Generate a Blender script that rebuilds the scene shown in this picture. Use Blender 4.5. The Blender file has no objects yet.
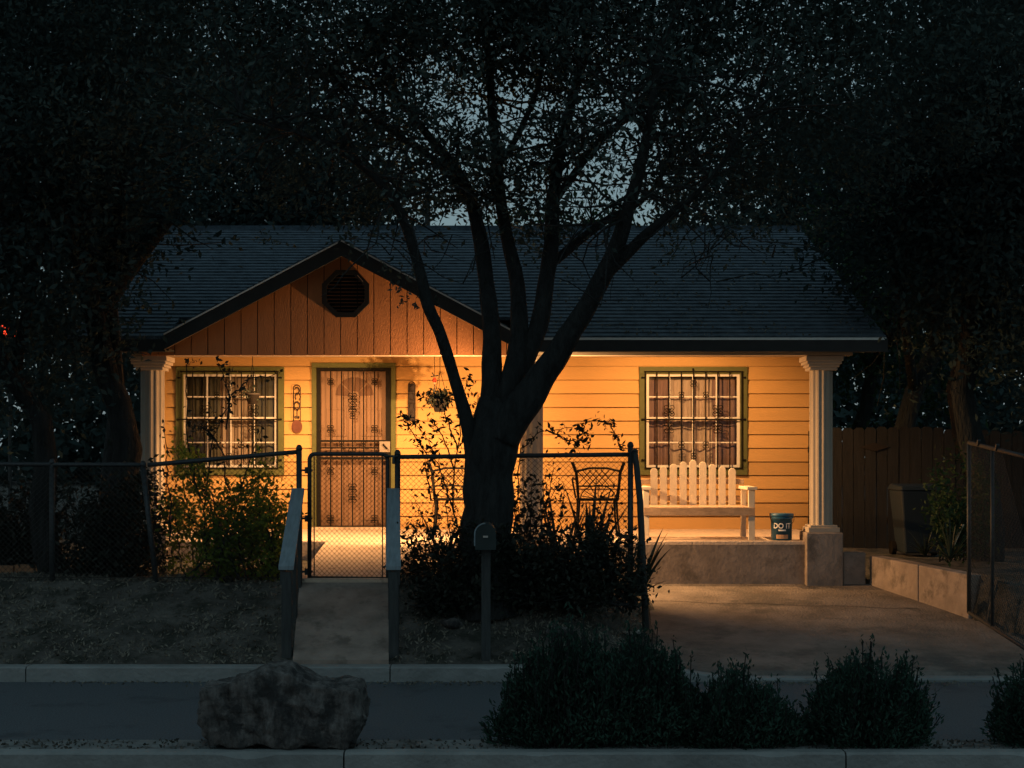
import bpy, math, random
import numpy as np
from mathutils import Vector, noise as mnoise
random.seed(7)
S = bpy.context.scene
COL = S.collection
F = 1440.0      # focal length in picture units
HZ = 455.0      # horizon row
EYE = 1.87      # camera height above the lane

# ------------------------------------------------------------------ camera
cd = bpy.data.cameras.new('camera'); cam = bpy.data.objects.new('camera', cd); COL.objects.link(cam)
cam.location = (0, 0, EYE); cam.rotation_euler = (math.radians(90), 0, 0)
cd.sensor_width = 36; cd.lens = F/1024*36; cd.shift_y = (HZ-384)/1024
cd.clip_start = 0.05; cd.clip_end = 2000
S.camera = cam
# ------------------------------------------------------------------ sky, sun, exposure
SUN_EL, SUN_ROT = math.radians(1.2), math.radians(205)
w = bpy.data.worlds.new('World'); S.world = w; w.use_nodes = True
nt = w.node_tree; nt.nodes.clear()
wo = nt.nodes.new('ShaderNodeOutputWorld'); bg = nt.nodes.new('ShaderNodeBackground')
sk = nt.nodes.new('ShaderNodeTexSky'); sk.sky_type = 'NISHITA'; sk.sun_disc = False
sk.sun_elevation = SUN_EL; sk.sun_rotation = SUN_ROT; sk.altitude = 100; sk.air_density = 1.0
sk.dust_density = 0.6; sk.ozone_density = 2.0
hs = nt.nodes.new('ShaderNodeMix'); hs.data_type = 'RGBA'; hs.inputs[0].default_value = 0.75
hs.inputs[7].default_value = (1.3, 1.95, 2.2, 1)      # even overcast dusk blue mixed into the clear sky
nt.links.new(sk.outputs[0], hs.inputs[6]); nt.links.new(hs.outputs[2], bg.inputs[0])
bg.inputs[1].default_value = 0.155
nt.links.new(bg.outputs[0], wo.inputs[0])
sl = bpy.data.lights.new('sun', 'SUN'); sl.energy = 0.01; sl.angle = math.radians(20); sl.color = (0.75, 0.88, 1)
so = bpy.data.objects.new('sun', sl); COL.objects.link(so)
so.rotation_euler = (math.radians(60), 0, math.radians(-25))
S.view_settings.view_transform = 'Standard'; S.view_settings.look = 'None'
S.view_settings.exposure = 0; S.view_settings.gamma = 1
LAMP = 230.0; SCONCE = 600.0; LAMPCOL = (1.0, 0.52, 0.20)

# ------------------------------------------------------------------ helpers
def X(px, d): return (px-512)*d/F
def Z(py, d): return EYE-(py-HZ)*d/F
def P(px, py, d): return (X(px, d), d, Z(py, d))

def mat(name, col, rough=0.8, var=0.15, scale=8.0, bump=0.0, bscale=None, metal=0.0, spec=0.3,
        trans=0.0, emit=None, estr=0.0, col2=None, stretch=(1, 1, 1), stain=None, alpha=None, glassy=0):
    m = bpy.data.materials.new(name); m.use_nodes = True
    n = m.node_tree.nodes; l = m.node_tree.links; b = n['Principled BSDF']
    b.inputs['Roughness'].default_value = rough; b.inputs['Metallic'].default_value = metal
    b.inputs['Specular IOR Level'].default_value = spec
    tc = n.new('ShaderNodeTexCoord'); mp = n.new('ShaderNodeMapping'); mp.inputs['Scale'].default_value = stretch
    l.new(tc.outputs['Object'], mp.inputs[0])
    nz = n.new('ShaderNodeTexNoise'); nz.inputs['Scale'].default_value = scale; nz.inputs['Detail'].default_value = 6
    nz.inputs['Roughness'].default_value = 0.65
    l.new(mp.outputs[0], nz.inputs['Vector'])
    rp = n.new('ShaderNodeValToRGB'); l.new(nz.outputs[0], rp.inputs[0])
    c2 = col2 or tuple(min(1, c*(1+var)) for c in col); c1 = tuple(c*(1-var) for c in col)
    rp.color_ramp.elements[0].position = 0.3; rp.color_ramp.elements[1].position = 0.7
    rp.color_ramp.elements[0].color = (*c1, 1); rp.color_ramp.elements[1].color = (*c2, 1)
    last = rp.outputs[0]
    if stain:
        n2 = n.new('ShaderNodeTexNoise'); n2.inputs['Scale'].default_value = stain[1]; n2.inputs['Detail'].default_value = 8
        n2.inputs['Roughness'].default_value = 0.7
        l.new(tc.outputs['Object'], n2.inputs['Vector'])
        r2 = n.new('ShaderNodeValToRGB'); r2.color_ramp.elements[0].position = stain[2]; r2.color_ramp.elements[1].position = stain[2]+0.12
        l.new(n2.outputs[0], r2.inputs[0])
        mx = n.new('ShaderNodeMix'); mx.data_type = 'RGBA'; l.new(r2.outputs[0], mx.inputs[0])
        l.new(last, mx.inputs[6]); mx.inputs[7].default_value = (*stain[0], 1); last = mx.outputs[2]
    l.new(last, b.inputs['Base Color'])
    if bump:
        n3 = n.new('ShaderNodeTexNoise'); n3.inputs['Scale'].default_value = bscale or scale*4; n3.inputs['Detail'].default_value = 6
        l.new(mp.outputs[0], n3.inputs['Vector'])
        bp = n.new('ShaderNodeBump'); bp.inputs['Strength'].default_value = bump; bp.inputs['Distance'].default_value = 0.05 if 'bark' in name else 0.02
        l.new(n3.outputs[0], bp.inputs['Height']); l.new(bp.outputs[0], b.inputs['Normal'])
    if emit:
        b.inputs['Emission Color'].default_value = (*emit, 1); b.inputs['Emission Strength'].default_value = estr
    out = n['Material Output']
    if trans:
        t = n.new('ShaderNodeBsdfTranslucent'); l.new(last, t.inputs[0])
        ms = n.new('ShaderNodeMixShader'); ms.inputs[0].default_value = trans
        l.new(b.outputs[0], ms.inputs[1]); l.new(t.outputs[0], ms.inputs[2]); l.new(ms.outputs[0], out.inputs[0])
    return m

def glass_mat():
    m = bpy.data.materials.new('window_glass'); m.use_nodes = True
    n = m.node_tree.nodes; l = m.node_tree.links; n.remove(n['Principled BSDF'])
    t = n.new('ShaderNodeBsdfTransparent'); t.inputs[0].default_value = (0.8, 0.82, 0.8, 1)
    g = n.new('ShaderNodeBsdfGlossy'); g.inputs['Roughness'].default_value = 0.03
    f = n.new('ShaderNodeFresnel'); f.inputs[0].default_value = 1.45
    ms = n.new('ShaderNodeMixShader'); l.new(f.outputs[0], ms.inputs[0]); l.new(t.outputs[0], ms.inputs[1]); l.new(g.outputs[0], ms.inputs[2])
    l.new(ms.outputs[0], n['Material Output'].inputs[0]); return m

M = dict(
    siding=mat('yellow_siding_paint', (0.50, 0.295, 0.105), 0.75, 0.05, 3, 0.15, 40, stretch=(0.4, 1, 3), stain=((0.38, 0.21, 0.07), 9, 0.66)),
    gable=mat('tan_panel_paint', (0.46, 0.20, 0.085), 0.8, 0.14, 2.5, 0.2, 60, stretch=(2, 1, 0.5)),
    cream=mat('cream_trim_paint', (0.42, 0.36, 0.29), 0.7, 0.06, 6, 0.1, 50, stain=((0.27, 0.22, 0.17), 7, 0.66)),
    olive=mat('olive_trim_paint', (0.085, 0.09, 0.028), 0.7, 0.12, 12, 0.1, 60),
    white=mat('white_sash_paint', (0.6, 0.56, 0.5), 0.55, 0.04, 10),
    iron=mat('black_iron_paint', (0.008, 0.007, 0.006), 0.7, 0.3, 20, spec=0.12),
    fascia=mat('dark_fascia_paint', (0.03, 0.032, 0.032), 0.6, 0.25, 5),
    drip=mat('drip_edge_metal', (0.45, 0.45, 0.43), 0.35, 0.1, 20, metal=0.6),
    concrete=mat('worn_concrete', (0.27, 0.22, 0.185), 0.9, 0.3, 3.5, 0.2, 25, stain=((0.15, 0.125, 0.105), 3.0, 0.53)),
    slab=mat('porch_concrete', (0.60, 0.48, 0.37), 0.8, 0.2, 6, 0.5, 45, stain=((0.26, 0.20, 0.16), 6, 0.56)),
    drive=mat('driveway_concrete', (0.18, 0.155, 0.135), 0.9, 0.4, 1.8, 0.8, 40, stain=((0.105, 0.095, 0.085), 1.5, 0.50)),
    kerb=mat('kerb_concrete', (0.22, 0.235, 0.23), 0.9, 0.25, 2.5, 0.5, 30, stain=((0.1, 0.1, 0.1), 3, 0.6)),
    median=mat('dirty_median_concrete', (0.17, 0.18, 0.175), 0.9, 0.35, 5, 0.6, 40, stain=((0.045, 0.045, 0.042), 4, 0.5)),
    asphalt=mat('asphalt', (0.085, 0.098, 0.11), 0.9, 0.35, 70, 0.6, 90, stain=((0.055, 0.065, 0.073), 1.6, 0.55)),
    asphalt2=mat('asphalt_near', (0.05, 0.055, 0.06), 0.9, 0.3, 60, 0.6, 90),
    dirt=mat('dirt_and_dry_grass', (0.085, 0.08, 0.07), 1.0, 0.5, 3, 1.0, 22, stain=((0.03, 0.032, 0.025), 5, 0.47)),
    shingle=mat('blue_grey_shingle', (0.072, 0.10, 0.125), 0.9, 0.45, 5, 0.8, 50, stretch=(1.4, 1.6, 1)),
    rail=mat('weathered_blue_grey_board', (0.21, 0.27, 0.30), 0.85, 0.22, 6, 0.4, 40, stretch=(6, 1, 1)),
    post=mat('weathered_post_wood', (0.048, 0.054, 0.054), 0.9, 0.3, 8, 0.5, 30, stretch=(5, 5, 0.6)),
    galv=mat('dull_galvanised_steel', (0.045, 0.052, 0.056), 0.5, 0.25, 30, metal=0.3),
    wire=mat('weathered_fence_wire', (0.035, 0.033, 0.03), 0.6, 0.2, 30, metal=0.2),
    bench=mat('pale_bench_paint', (0.62, 0.54, 0.42), 0.7, 0.07, 9, 0.1, 50, stretch=(3, 3, 1)),
    benchw=mat('worn_bench_wood', (0.42, 0.29, 0.19), 0.8, 0.25, 9, 0.3, 50, stretch=(1, 3, 3)),
    bucket=mat('blue_bucket_plastic', (0.02, 0.10, 0.19), 0.4, 0.08, 8, spec=0.5),
    print_=mat('white_bucket_print', (0.8, 0.8, 0.78), 0.6, 0.03),
    paperlabel=mat('tan_bucket_sticker', (0.5, 0.3, 0.17), 0.7, 0.2, 30),
    door=mat('pinkish_door_paint', (0.20, 0.115, 0.065), 0.6, 0.08, 4),
    fan=mat('fanlight_glass', (0.10, 0.045, 0.02), 0.6, 0.15, 5, spec=0.3),
    curtain=mat('sheer_curtain', (0.56, 0.42, 0.33), 0.95, 0.22, 6, stretch=(5, 1, 0.6)),
    curtain2=mat('mauve_curtain', (0.26, 0.155, 0.13), 0.95, 0.25, 5, stretch=(5, 1, 0.7)),
    curtain3=mat('dark_olive_curtain', (0.15, 0.135, 0.10), 0.95, 0.2, 6, stretch=(5, 1, 0.6)),
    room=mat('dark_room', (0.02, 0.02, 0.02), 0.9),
    plaque=mat('wrought_iron_plaque', (0.022, 0.013, 0.010), 0.6, 0.2, 20),
    disc=mat('rust_red_disc', (0.12, 0.04, 0.025), 0.7, 0.2, 20),
    lock=mat('lock_plate', (0.3, 0.25, 0.2), 0.4, 0.1, 20, metal=0.5),
    bark=mat('dark_bark', (0.022, 0.025, 0.025), 1.0, 0.5, 7, 1.0, 18, stretch=(2, 2, 0.5)),
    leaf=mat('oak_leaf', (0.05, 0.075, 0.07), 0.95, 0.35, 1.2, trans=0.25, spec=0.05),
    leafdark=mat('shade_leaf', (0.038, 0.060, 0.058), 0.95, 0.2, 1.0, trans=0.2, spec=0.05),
    leafgreen=mat('fresh_green_leaf', (0.025, 0.055, 0.018), 0.7, 0.35, 1.2, trans=0.3),
    vine=mat('flower_shrub_leaf', (0.17, 0.24, 0.045), 0.65, 0.5, 5, trans=0.6, spec=0.1),
    shrubleaf=mat('broad_shrub_leaf', (0.016, 0.022, 0.015), 0.6, 0.4, 5, trans=0.2),
    bushleaf=mat('low_bush_leaf', (0.028, 0.062, 0.046), 0.9, 0.5, 2.2, trans=0.2, spec=0.1),
    yucca=mat('strap_leaf', (0.03, 0.045, 0.03), 0.5, 0.3, 5),
    petal=mat('pink_petal', (0.55, 0.2, 0.18), 0.6, 0.2, 20, trans=0.4),
    pot=mat('dark_clay_pot', (0.018, 0.014, 0.012), 0.8, 0.2, 12),
    rock=mat('lichen_boulder', (0.095, 0.09, 0.085), 0.95, 0.8, 9, 1.0, 30, stretch=(1.8, 1.8, 0.7), stain=((0.03, 0.03, 0.03), 5.5, 0.47)),
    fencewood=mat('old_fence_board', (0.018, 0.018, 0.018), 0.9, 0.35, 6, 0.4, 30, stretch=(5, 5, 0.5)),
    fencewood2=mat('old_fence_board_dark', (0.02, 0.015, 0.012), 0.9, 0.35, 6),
    bin=mat('blue_grey_bin_plastic', (0.012, 0.02, 0.028), 0.5, 0.1, 5),
    mailbox=mat('dark_mailbox_metal', (0.02, 0.034, 0.035), 0.45, 0.15, 12, metal=0.2),
    paper=mat('pale_litter', (0.6, 0.6, 0.58), 0.8, 0.1, 20),
    stake=mat('pale_stake', (0.55, 0.4, 0.26), 0.8, 0.15, 12),
    brick=mat('edging_brick', (0.33, 0.17, 0.09), 0.9, 0.3, 9, 0.4, 30),
    vent=mat('vent_black', (0.007, 0.008, 0.009), 0.6, 0.2, 12),
    ventlip=mat('vent_pale_edge', (0.45, 0.33, 0.26), 0.6, 0.2, 12),
    chime=mat('red_and_tan_chime', (0.35, 0.04, 0.02), 0.6, 0.1),
    globe=mat('lit_bulb_glass', (1, 0.8, 0.5), 0.4, 0, emit=(1.0, 0.55, 0.2), estr=6),
    redlamp=mat('red_lit_lens', (0.8, 0.05, 0.02), 0.4, 0, emit=(1.0, 0.06, 0.02), estr=1.6),
    pale=mat('pale_neighbour_paint', (0.35, 0.38, 0.4), 0.8, 0.1),
    glass=glass_mat(),
)

class B:
    def __init__(s): s.v = []; s.f = []
    def add(s, vs, fs):
        o = len(s.v); s.v += [tuple(v) for v in vs]; s.f += [tuple(i+o for i in f) for f in fs]; return s
    def box(s, x0, x1, y0, y1, z0, z1):
        return s.add([(x0,y0,z0),(x1,y0,z0),(x1,y1,z0),(x0,y1,z0),(x0,y0,z1),(x1,y0,z1),(x1,y1,z1),(x0,y1,z1)],
                     [(0,3,2,1),(4,5,6,7),(0,1,5,4),(1,2,6,5),(2,3,7,6),(3,0,4,7)])
    def hexa(s, p): return s.add(p, [(0,3,2,1),(4,5,6,7),(0,1,5,4),(1,2,6,5),(2,3,7,6),(3,0,4,7)])
    def bar(s, a, b, wx, wz, up=(0, 0, 1)):
        a = Vector(a); b = Vector(b); d = (b-a).normalized(); u = Vector(up)
        r = d.cross(u)
        if r.length < 1e-4: r = d.cross(Vector((0, 1, 0)))
        r.normalize(); u = r.cross(d).normalized(); r = r*wx/2; u = u*wz/2
        return s.hexa([a-r-u, a+r-u, b+r-u, b-r-u, a-r+u, a+r+u, b+r+u, b-r+u])
    def tube(s, pts, rad, n=8, cap=True):
        pts = [Vector(p) for p in pts]
        if not hasattr(rad, '__len__'): rad = [rad]*len(pts)
        o = len(s.v); ref = None
        for i, p in enumerate(pts):
            d = (pts[min(i+1, len(pts)-1)]-pts[max(i-1, 0)]).normalized()
            if ref is None: ref = Vector((0, 0, 1)) if abs(d.z) < 0.9 else Vector((0, 1, 0))
            a = d.cross(ref)
            if a.length < 1e-4: a = d.cross(Vector((1, 0, 0)))
            a.normalize(); b = d.cross(a).normalized(); ref = a.cross(d)
            for k in range(n):
                t = 2*math.pi*k/n; q = p+(a*math.cos(t)+b*math.sin(t))*rad[i]; s.v.append(tuple(q))
        for i in range(len(pts)-1):
            for k in range(n):
                k2 = (k+1) % n; s.f.append((o+i*n+k, o+i*n+k2, o+(i+1)*n+k2, o+(i+1)*n+k))
        if cap:
            s.f.append(tuple(o+k for k in range(n))[::-1]); s.f.append(tuple(o+(len(pts)-1)*n+k for k in range(n)))
        return s
    def prism(s, poly, y0, y1):     # polygon in XZ pushed along Y
        n = len(poly); vs = [(x, y0, z) for x, z in poly]+[(x, y1, z) for x, z in poly]
        return s.add(vs, [tuple(range(n)), tuple(range(2*n-1, n-1, -1))]+[(i, i+n, (i+1) % n+n, (i+1) % n) for i in range(n)])
    def lathe(s, c, prof, n=24, f=None):
        o = len(s.v); 
        for r, z in prof:
            for k in range(n):
                t = 2*math.pi*k/n; rr = r*(f(k, n) if f else 1)
                s.v.append((c[0]+rr*math.cos(t), c[1]+rr*math.sin(t), c[2]+z))
        for i in range(len(prof)-1):
            for k in range(n):
                k2 = (k+1) % n; s.f.append((o+i*n+k, o+i*n+k2, o+(i+1)*n+k2, o+(i+1)*n+k))
        s.f.append(tuple(o+k for k in range(n))[::-1]); s.f.append(tuple(o+(len(prof)-1)*n+k for k in range(n)))
        return s
    def build(s, name, m, parent=None, smooth=False, bevel=0):
        return link(name, s.v, s.f, m, parent, smooth, bevel)

def rootloc(o):
    while o.parent: o = o.parent
    return Vector(o.location)
def link(name, v, f, m, parent=None, smooth=False, bevel=0):
    me = bpy.data.meshes.new(name)
    if parent is not None:
        r = rootloc(parent); v = [(a[0]-r.x, a[1]-r.y, a[2]-r.z) for a in v]
    me.from_pydata(v, [], f); me.update()
    me.materials.append(m)
    if smooth: me.polygons.foreach_set('use_smooth', [True]*len(me.polygons))
    o = bpy.data.objects.new(name, me); COL.objects.link(o)
    if parent is not None: o.parent = parent
    if bevel:
        bm = o.modifiers.new('bevel', 'BEVEL'); bm.width = bevel; bm.segments = 2; bm.limit_method = 'ANGLE'
    return o
def tag(o, label=None, cat=None, group=None, kind=None):
    if label: o['label'] = label
    if cat: o['category'] = cat
    if group: o['group'] = group
    if kind: o['kind'] = kind
    return o
def thing(name, loc, label, cat, group=None):
    o = bpy.data.objects.new(name, None); COL.objects.link(o); o.location = loc; o.empty_display_size = 0.1
    return tag(o, label, cat, group)
def struct(o): return tag(o, kind='structure')
def copy_tree(o, parent=None):
    kids = [c for c in COL.objects if c.parent is o]
    c = o.copy(); COL.objects.link(c)
    if parent is not None: c.parent = parent
    for k in kids: copy_tree(k, c)
    return c

rng = np.random.default_rng(5)
def leaf_mesh(name, pts, size, aspect, m, parent, up=0.0, dirs=None, fold=0.15):
    pts = np.asarray(pts, float); n = len(pts)
    d = rng.normal(size=(n, 3)) if dirs is None else np.asarray(dirs, float)+rng.normal(size=(n, 3))*0.35
    d[:, 2] += up; d /= np.linalg.norm(d, axis=1)[:, None]
    q = rng.normal(size=(n, 3)); s_ = np.cross(d, q); s_ /= np.linalg.norm(s_, axis=1)[:, None]+1e-9
    nn = np.cross(d, s_)
    L = size*rng.uniform(0.6, 1.35, n)[:, None]; W = L*aspect
    a = pts-d*L*0.5; b = pts+s_*W*0.5+nn*W*fold; c = pts+d*L*0.5; e = pts-s_*W*0.5+nn*W*fold
    v = np.stack([a, b, c, e], 1).reshape(-1, 3)
    if parent is not None: v = v-np.array(rootloc(parent))
    me = bpy.data.meshes.new(name)
    me.vertices.add(4*n); me.vertices.foreach_set('co', v.ravel())
    me.loops.add(4*n); me.loops.foreach_set('vertex_index', np.arange(4*n, dtype=np.int32))
    me.polygons.add(n); me.polygons.foreach_set('loop_start', np.arange(0, 4*n, 4, dtype=np.int32))
    me.update(calc_edges=True); me.materials.append(m)
    o = bpy.data.objects.new(name, me); COL.objects.link(o)
    if parent is not None: o.parent = parent
    return o
def cluster(centers, r, k, squash=0.7):
    c = np.asarray(centers, float); n = len(c)
    p = np.repeat(c, k, 0)+rng.normal(size=(n*k, 3))*np.array([r, r, r*squash])*np.repeat(rng.uniform(.6, 1.3, n), k)[:, None]
    return p
def in_ellipsoid(c, r, n):
    u = rng.normal(size=(n, 3)); u /= np.linalg.norm(u, axis=1)[:, None]
    return np.array(c)+u*np.array(r)*(rng.uniform(0, 1, n)**0.38)[:, None]

# ------------------------------------------------------------------ terrain
def lerp(a, b, t): return a+(b-a)*min(1, max(0, t))
def drive_z(y): return 0.03+(0.45-0.03)*min(1, max(0, (y-11.9)/(15.84-11.9)))
def yard_z(x, y):
    z = lerp(0.11, 0.70, (y-12.0)/1.3)
    return z
def right_z(y): return lerp(0.03, 0.68, (y-12.0)/2.0)
def drive_left(y): return lerp(1.22, 1.50, (y-11.9)/3.9)
def drive_right(y): return lerp(4.95, 4.47, (y-11.9)/2.2) if y < 14.1 else lerp(4.47, 3.92, (y-14.1)/1.74)
def T(x, y):
    if y < 11.9: return -0.02
    dl, dr = drive_left(y), drive_right(y)
    if x <= dl:
        t = min(1, max(0, (x-(dl-0.9))/0.9)); t = t*t*(3-2*t)
        b = yard_z(x, y)*(1-t)+(drive_z(y)+0.02)*t
        return b+(mnoise.noise(Vector((x*1.3, y*1.3, 0)))*0.03+mnoise.noise(Vector((x*5, y*5, 3)))*0.02)*min(1, (y-11.9)*2)*(1-t)
    if x <= dr+0.12 and y < 16.4: return drive_z(y)-0.02
    return (right_z(y) if y < 14.0 else 0.68)+mnoise.noise(Vector((x*2, y*2, 0)))*0.03
xs = sorted(set([-60, -40, -25, -15]+[round(-10+i*0.1, 3) for i in range(180)]+[8, 10, 15, 25, 40, 60]))
ys = sorted(set([11.9]+[round(12+i*0.1, 3) for i in range(70)]+[19.5, 21, 24, 30, 45, 80, 200]))
v = [(x, y, T(x, y)) for y in ys for x in xs]
nx = len(xs)
f = [(j*nx+i, j*nx+i+1, (j+1)*nx+i+1, (j+1)*nx+i) for j in range(len(ys)-1) for i in range(nx-1)]
struct(link('ground', v, f, M['dirt'], smooth=True))
# ground sheet runs on under the roads to the far horizon
b = B(); b.box(-900, 900, -900, 900, -0.6, -0.3); struct(b.build('base_ground', M['dirt']))
b = B(); b.box(-80, 80, 9.0, 11.88, -0.2, 0.0); struct(b.build('lane', M['asphalt']))
b = B(); b.box(-80, 80, -12, 8.6, -0.28, -0.10); struct(b.build('road', M['asphalt2']))
b = B(); b.box(-80, 80, 8.72, 9.06, -0.2, 0.078); struct(b.build('median_strip', M['median']))
def kerb_mesh(name, spans, y0, y1, zb, zt):
    b = B(); r_ = random.Random(9)
    for x0, x1 in spans:
        near = -7 < (x0+x1)/2 < 7; n = max(2, int((x1-x0)/(.04 if near else 1.5))); rows = []
        for i in range(n+1):
            x = x0+(x1-x0)*i/n; t = zt(x); chip = max(0, mnoise.noise(Vector((x*3.1, y0, 7)))-.28)*.07
            w1, w2 = mnoise.noise(Vector((x*1.7, y0, 0)))*.006, mnoise.noise(Vector((x*9, y0, 3)))*.003
            e = .012 if 0 < i < n else .02
            rows.append([(x, y0+w2, zb), (x, y0+w1+w2, t-e-chip), (x, y0+e+chip+w1, t+w2), (x, y1-e, t+w2*.6), (x, y1, t-e), (x, y1, zb)])
        for i in range(n):
            a, c = rows[i], rows[i+1]
            for k in range(5): b.add([a[k], c[k], c[k+1], a[k+1]], [(0, 1, 2, 3)])
        b.add(rows[0], [(0, 1, 2, 3, 4, 5)]); b.add(rows[-1], [(5, 4, 3, 2, 1, 0)])
    return b.build(name, M['kerb'])
struct(kerb_mesh('median_kerb', [(-40+3*i, -40+3*i+2.99) for i in range(27)], 8.6, 8.725, -.2, lambda x: .092))
spans = []; x = -40.0
while x < 1.1: spans.append((x, min(x+2.99, 1.2))); x += 3.0
spans += [(1.2, 1.8), (1.8, 5.2), (5.21, 60)]
struct(kerb_mesh('far_kerb', spans, 11.86, 12.02, -.1, lambda x: lerp(.125, .03, (x-1.2)/.6)))
# driveway slabs
v = []; f = []
yy = [12.025]+[12.03+i*(15.84-12.03)/29 for i in range(30)]
for y in yy:
    l_, r_ = drive_left(y)-0.02, drive_right(y)+(0.02 if y > 14.1 else 0.6)
    for i in range(31):
        x = l_+(r_-l_)*i/30; v.append((x, y, (drive_z(y)+0.004+mnoise.noise(Vector((x, y, 0)))*0.006) if y > 12.027 else -.03))
for j in range(30):
    for i in range(30): f.append((j*31+i, j*31+i+1, (j+1)*31+i+1, (j+1)*31+i))
struct(link('driveway', v, f, M['drive'], smooth=True))
b = B()   # dark tar joint across the drive and one along
for k in range(24):
    x0 = 1.45+k*0.11; y0 = 14.9+0.03*math.sin(k*0.8)-0.015*k; x1 = x0+0.11; y1 = 14.9+0.03*math.sin((k+1)*0.8)-0.015*(k+1)
    b.add([(x0, y0, drive_z(y0)+.011), (x1, y1, drive_z(y1)+.011), (x1, y1+.018, drive_z(y1)+.011), (x0, y0+.018, drive_z(y0)+.011)], [(0,1,2,3)])
struct(b.build('driveway_joint', M['asphalt2']))
# front walk: ramp from the kerb up to the gate and on to the porch
b = B()
WL, WR = -1.93, -1.08
def ramp(b, x0a, x1a, x0b, x1b, ya, yb, za, zb, th=0.25):
    b.hexa([(x0a,ya,za-th),(x1a,ya,za-th),(x1b,yb,zb-th),(x0b,yb,zb-th),(x0a,ya,za),(x1a,ya,za),(x1b,yb,zb),(x0b,yb,zb)])
ramp(b, -1.83, -1.03, -1.95, -1.12, 12.02, 13.22, 0.16, 0.70)
struct(b.build('front_walk', M['concrete']))
b = B(); b.box(-1.95, -1.12, 13.22, 13.40, 0.3, 0.735)
ramp(b, -1.98, -1.10, -2.05, -1.05, 13.40, 15.84, 0.73, 0.918)
struct(b.build('porch_ramp', M['slab']))

# ------------------------------------------------------------------ house
YW, YP = 18.4, 15.84
FL = 0.924
W_ = lambda px: X(px, YW)
ZW = lambda py: Z(py, YW)
house = thing('house', (0, 17, FL), 'small yellow clapboard house with a lit porch, front gable and dark shingle roof', 'house')
# siding, with openings for windows and door
def siding_rects():
    return [(W_(639)+.03, W_(747)-.03, ZW(475)+.03, ZW(367)-.03), (W_(176.5)+.03, W_(284.5)-.03, ZW(475)+.03, ZW(367)-.03), (W_(312)+.03, W_(396)-.03, FL-.1, ZW(363)-.03)]
holes = siding_rects()
b = B(); z = FL-0.02; lap = 0.174; k = 0
while z < 3.2:
    z1 = min(z+lap, 3.2)
    segs = [(-4.5, 4.0)]
    # split rows by holes with cut sub-rows
    cuts = sorted({z, z1, *[h[2] for h in holes if z < h[2] < z1], *[h[3] for h in holes if z < h[3] < z1]})
    for a, c in zip(cuts[:-1], cuts[1:]):
        segs = [(-4.5, 4.0)]
        for h in holes:
            if h[2] < (a+c)/2 < h[3]:
                ns = []
                for s0, s1 in segs:
                    if h[0] > s0 and h[1] < s1: ns += [(s0, h[0]), (h[1], s1)]
                    else: ns.append((s0, s1))
                segs = ns
        ya = YW-0.022*(1-(a-z)/lap); yc = YW-0.022*(1-(c-z)/lap)
        for s0, s1 in segs:
            a2 = min(a+.013, c-.001) if a == z else a
            b.add([(s0,ya,a2),(s1,ya,a2),(s1,yc,c),(s0,yc,c)], [(0,1,2,3)])
            if a == z:
                b.add([(s0,YW+0.03,a2),(s1,YW+0.03,a2),(s1,ya,a2),(s0,ya,a2)], [(0,1,2,3)])
                b.add([(s0,YW+0.03,a),(s1,YW+0.03,a),(s1,YW+.03,a2),(s0,YW+.03,a2)], [(0,1,2,3)]); b.add([(s0,YW,a),(s1,YW,a),(s1,YW+.03,a),(s0,YW+.03,a)], [(0,1,2,3)])
    z = z1
wall = b.build('wall', M['siding'], house)
n_ = M['siding'].node_tree.nodes; l_ = M['siding'].node_tree.links
g_ = n_.new('ShaderNodeNewGeometry'); sx_ = n_.new('ShaderNodeSeparateXYZ'); l_.new(g_.outputs['Position'], sx_.inputs[0])
m1 = n_.new('ShaderNodeMath'); m1.operation = 'SUBTRACT'; m1.inputs[1].default_value = FL-.02; l_.new(sx_.outputs[2], m1.inputs[0])
m2 = n_.new('ShaderNodeMath'); m2.operation = 'DIVIDE'; m2.inputs[1].default_value = lap; l_.new(m1.outputs[0], m2.inputs[0])
m3 = n_.new('ShaderNodeMath'); m3.operation = 'FLOOR'; l_.new(m2.outputs[0], m3.inputs[0])
wn_ = n_.new('ShaderNodeTexWhiteNoise'); wn_.noise_dimensions = '1D'; l_.new(m3.outputs[0], wn_.inputs['W'])
mr_ = n_.new('ShaderNodeMapRange'); mr_.inputs[3].default_value = .86; mr_.inputs[4].default_value = 1.08; l_.new(wn_.outputs[0], mr_.inputs[0])
hv_ = n_.new('ShaderNodeHueSaturation'); l_.new(mr_.outputs[0], hv_.inputs['Value']); bs_ = n_['Principled BSDF']
l_.new(bs_.inputs['Base Color'].links[0].from_socket, hv_.inputs['Color']); l_.new(hv_.outputs[0], bs_.inputs['Base Color'])
b = B(); b.box(-4.5, -4.42, YW, 24, 0.4, 3.2); b.box(3.92, 4.0, YW+.01, 24, 0.4, 3.2); b.box(-4.5, 4.0, 24, 24.1, 0.4, 3.2)
b.prism([(-4.5+.01, 3.2), (-4.43, 3.2), (-4.43, 3.3), (-4.49, 3.3)], 16, 24)
b.build('side_wall', M['siding'], house)
for xx in (-4.47, 3.93):
    B().add([(xx,15.9,3.2),(xx,24.1,3.2),(xx,20,4.9),(xx+.04,15.9,3.2),(xx+.04,24.1,3.2),(xx+.04,20,4.9)], [(0,1,2),(5,4,3),(0,2,5,3),(1,4,5,2),(0,3,4,1)]).build('gable_end', M['siding'], house)
for xx in (-4.53, 3.93): B().box(xx, xx+.1, YW-.05, YW-.023, FL, 3.15).build('corner_board', M['cream'], house)
b = B(); b.box(-4.4, 3.9, 19.6, 19.7, 0.9, 3.2); b.build('inner_wall', M['room'], house)
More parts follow.
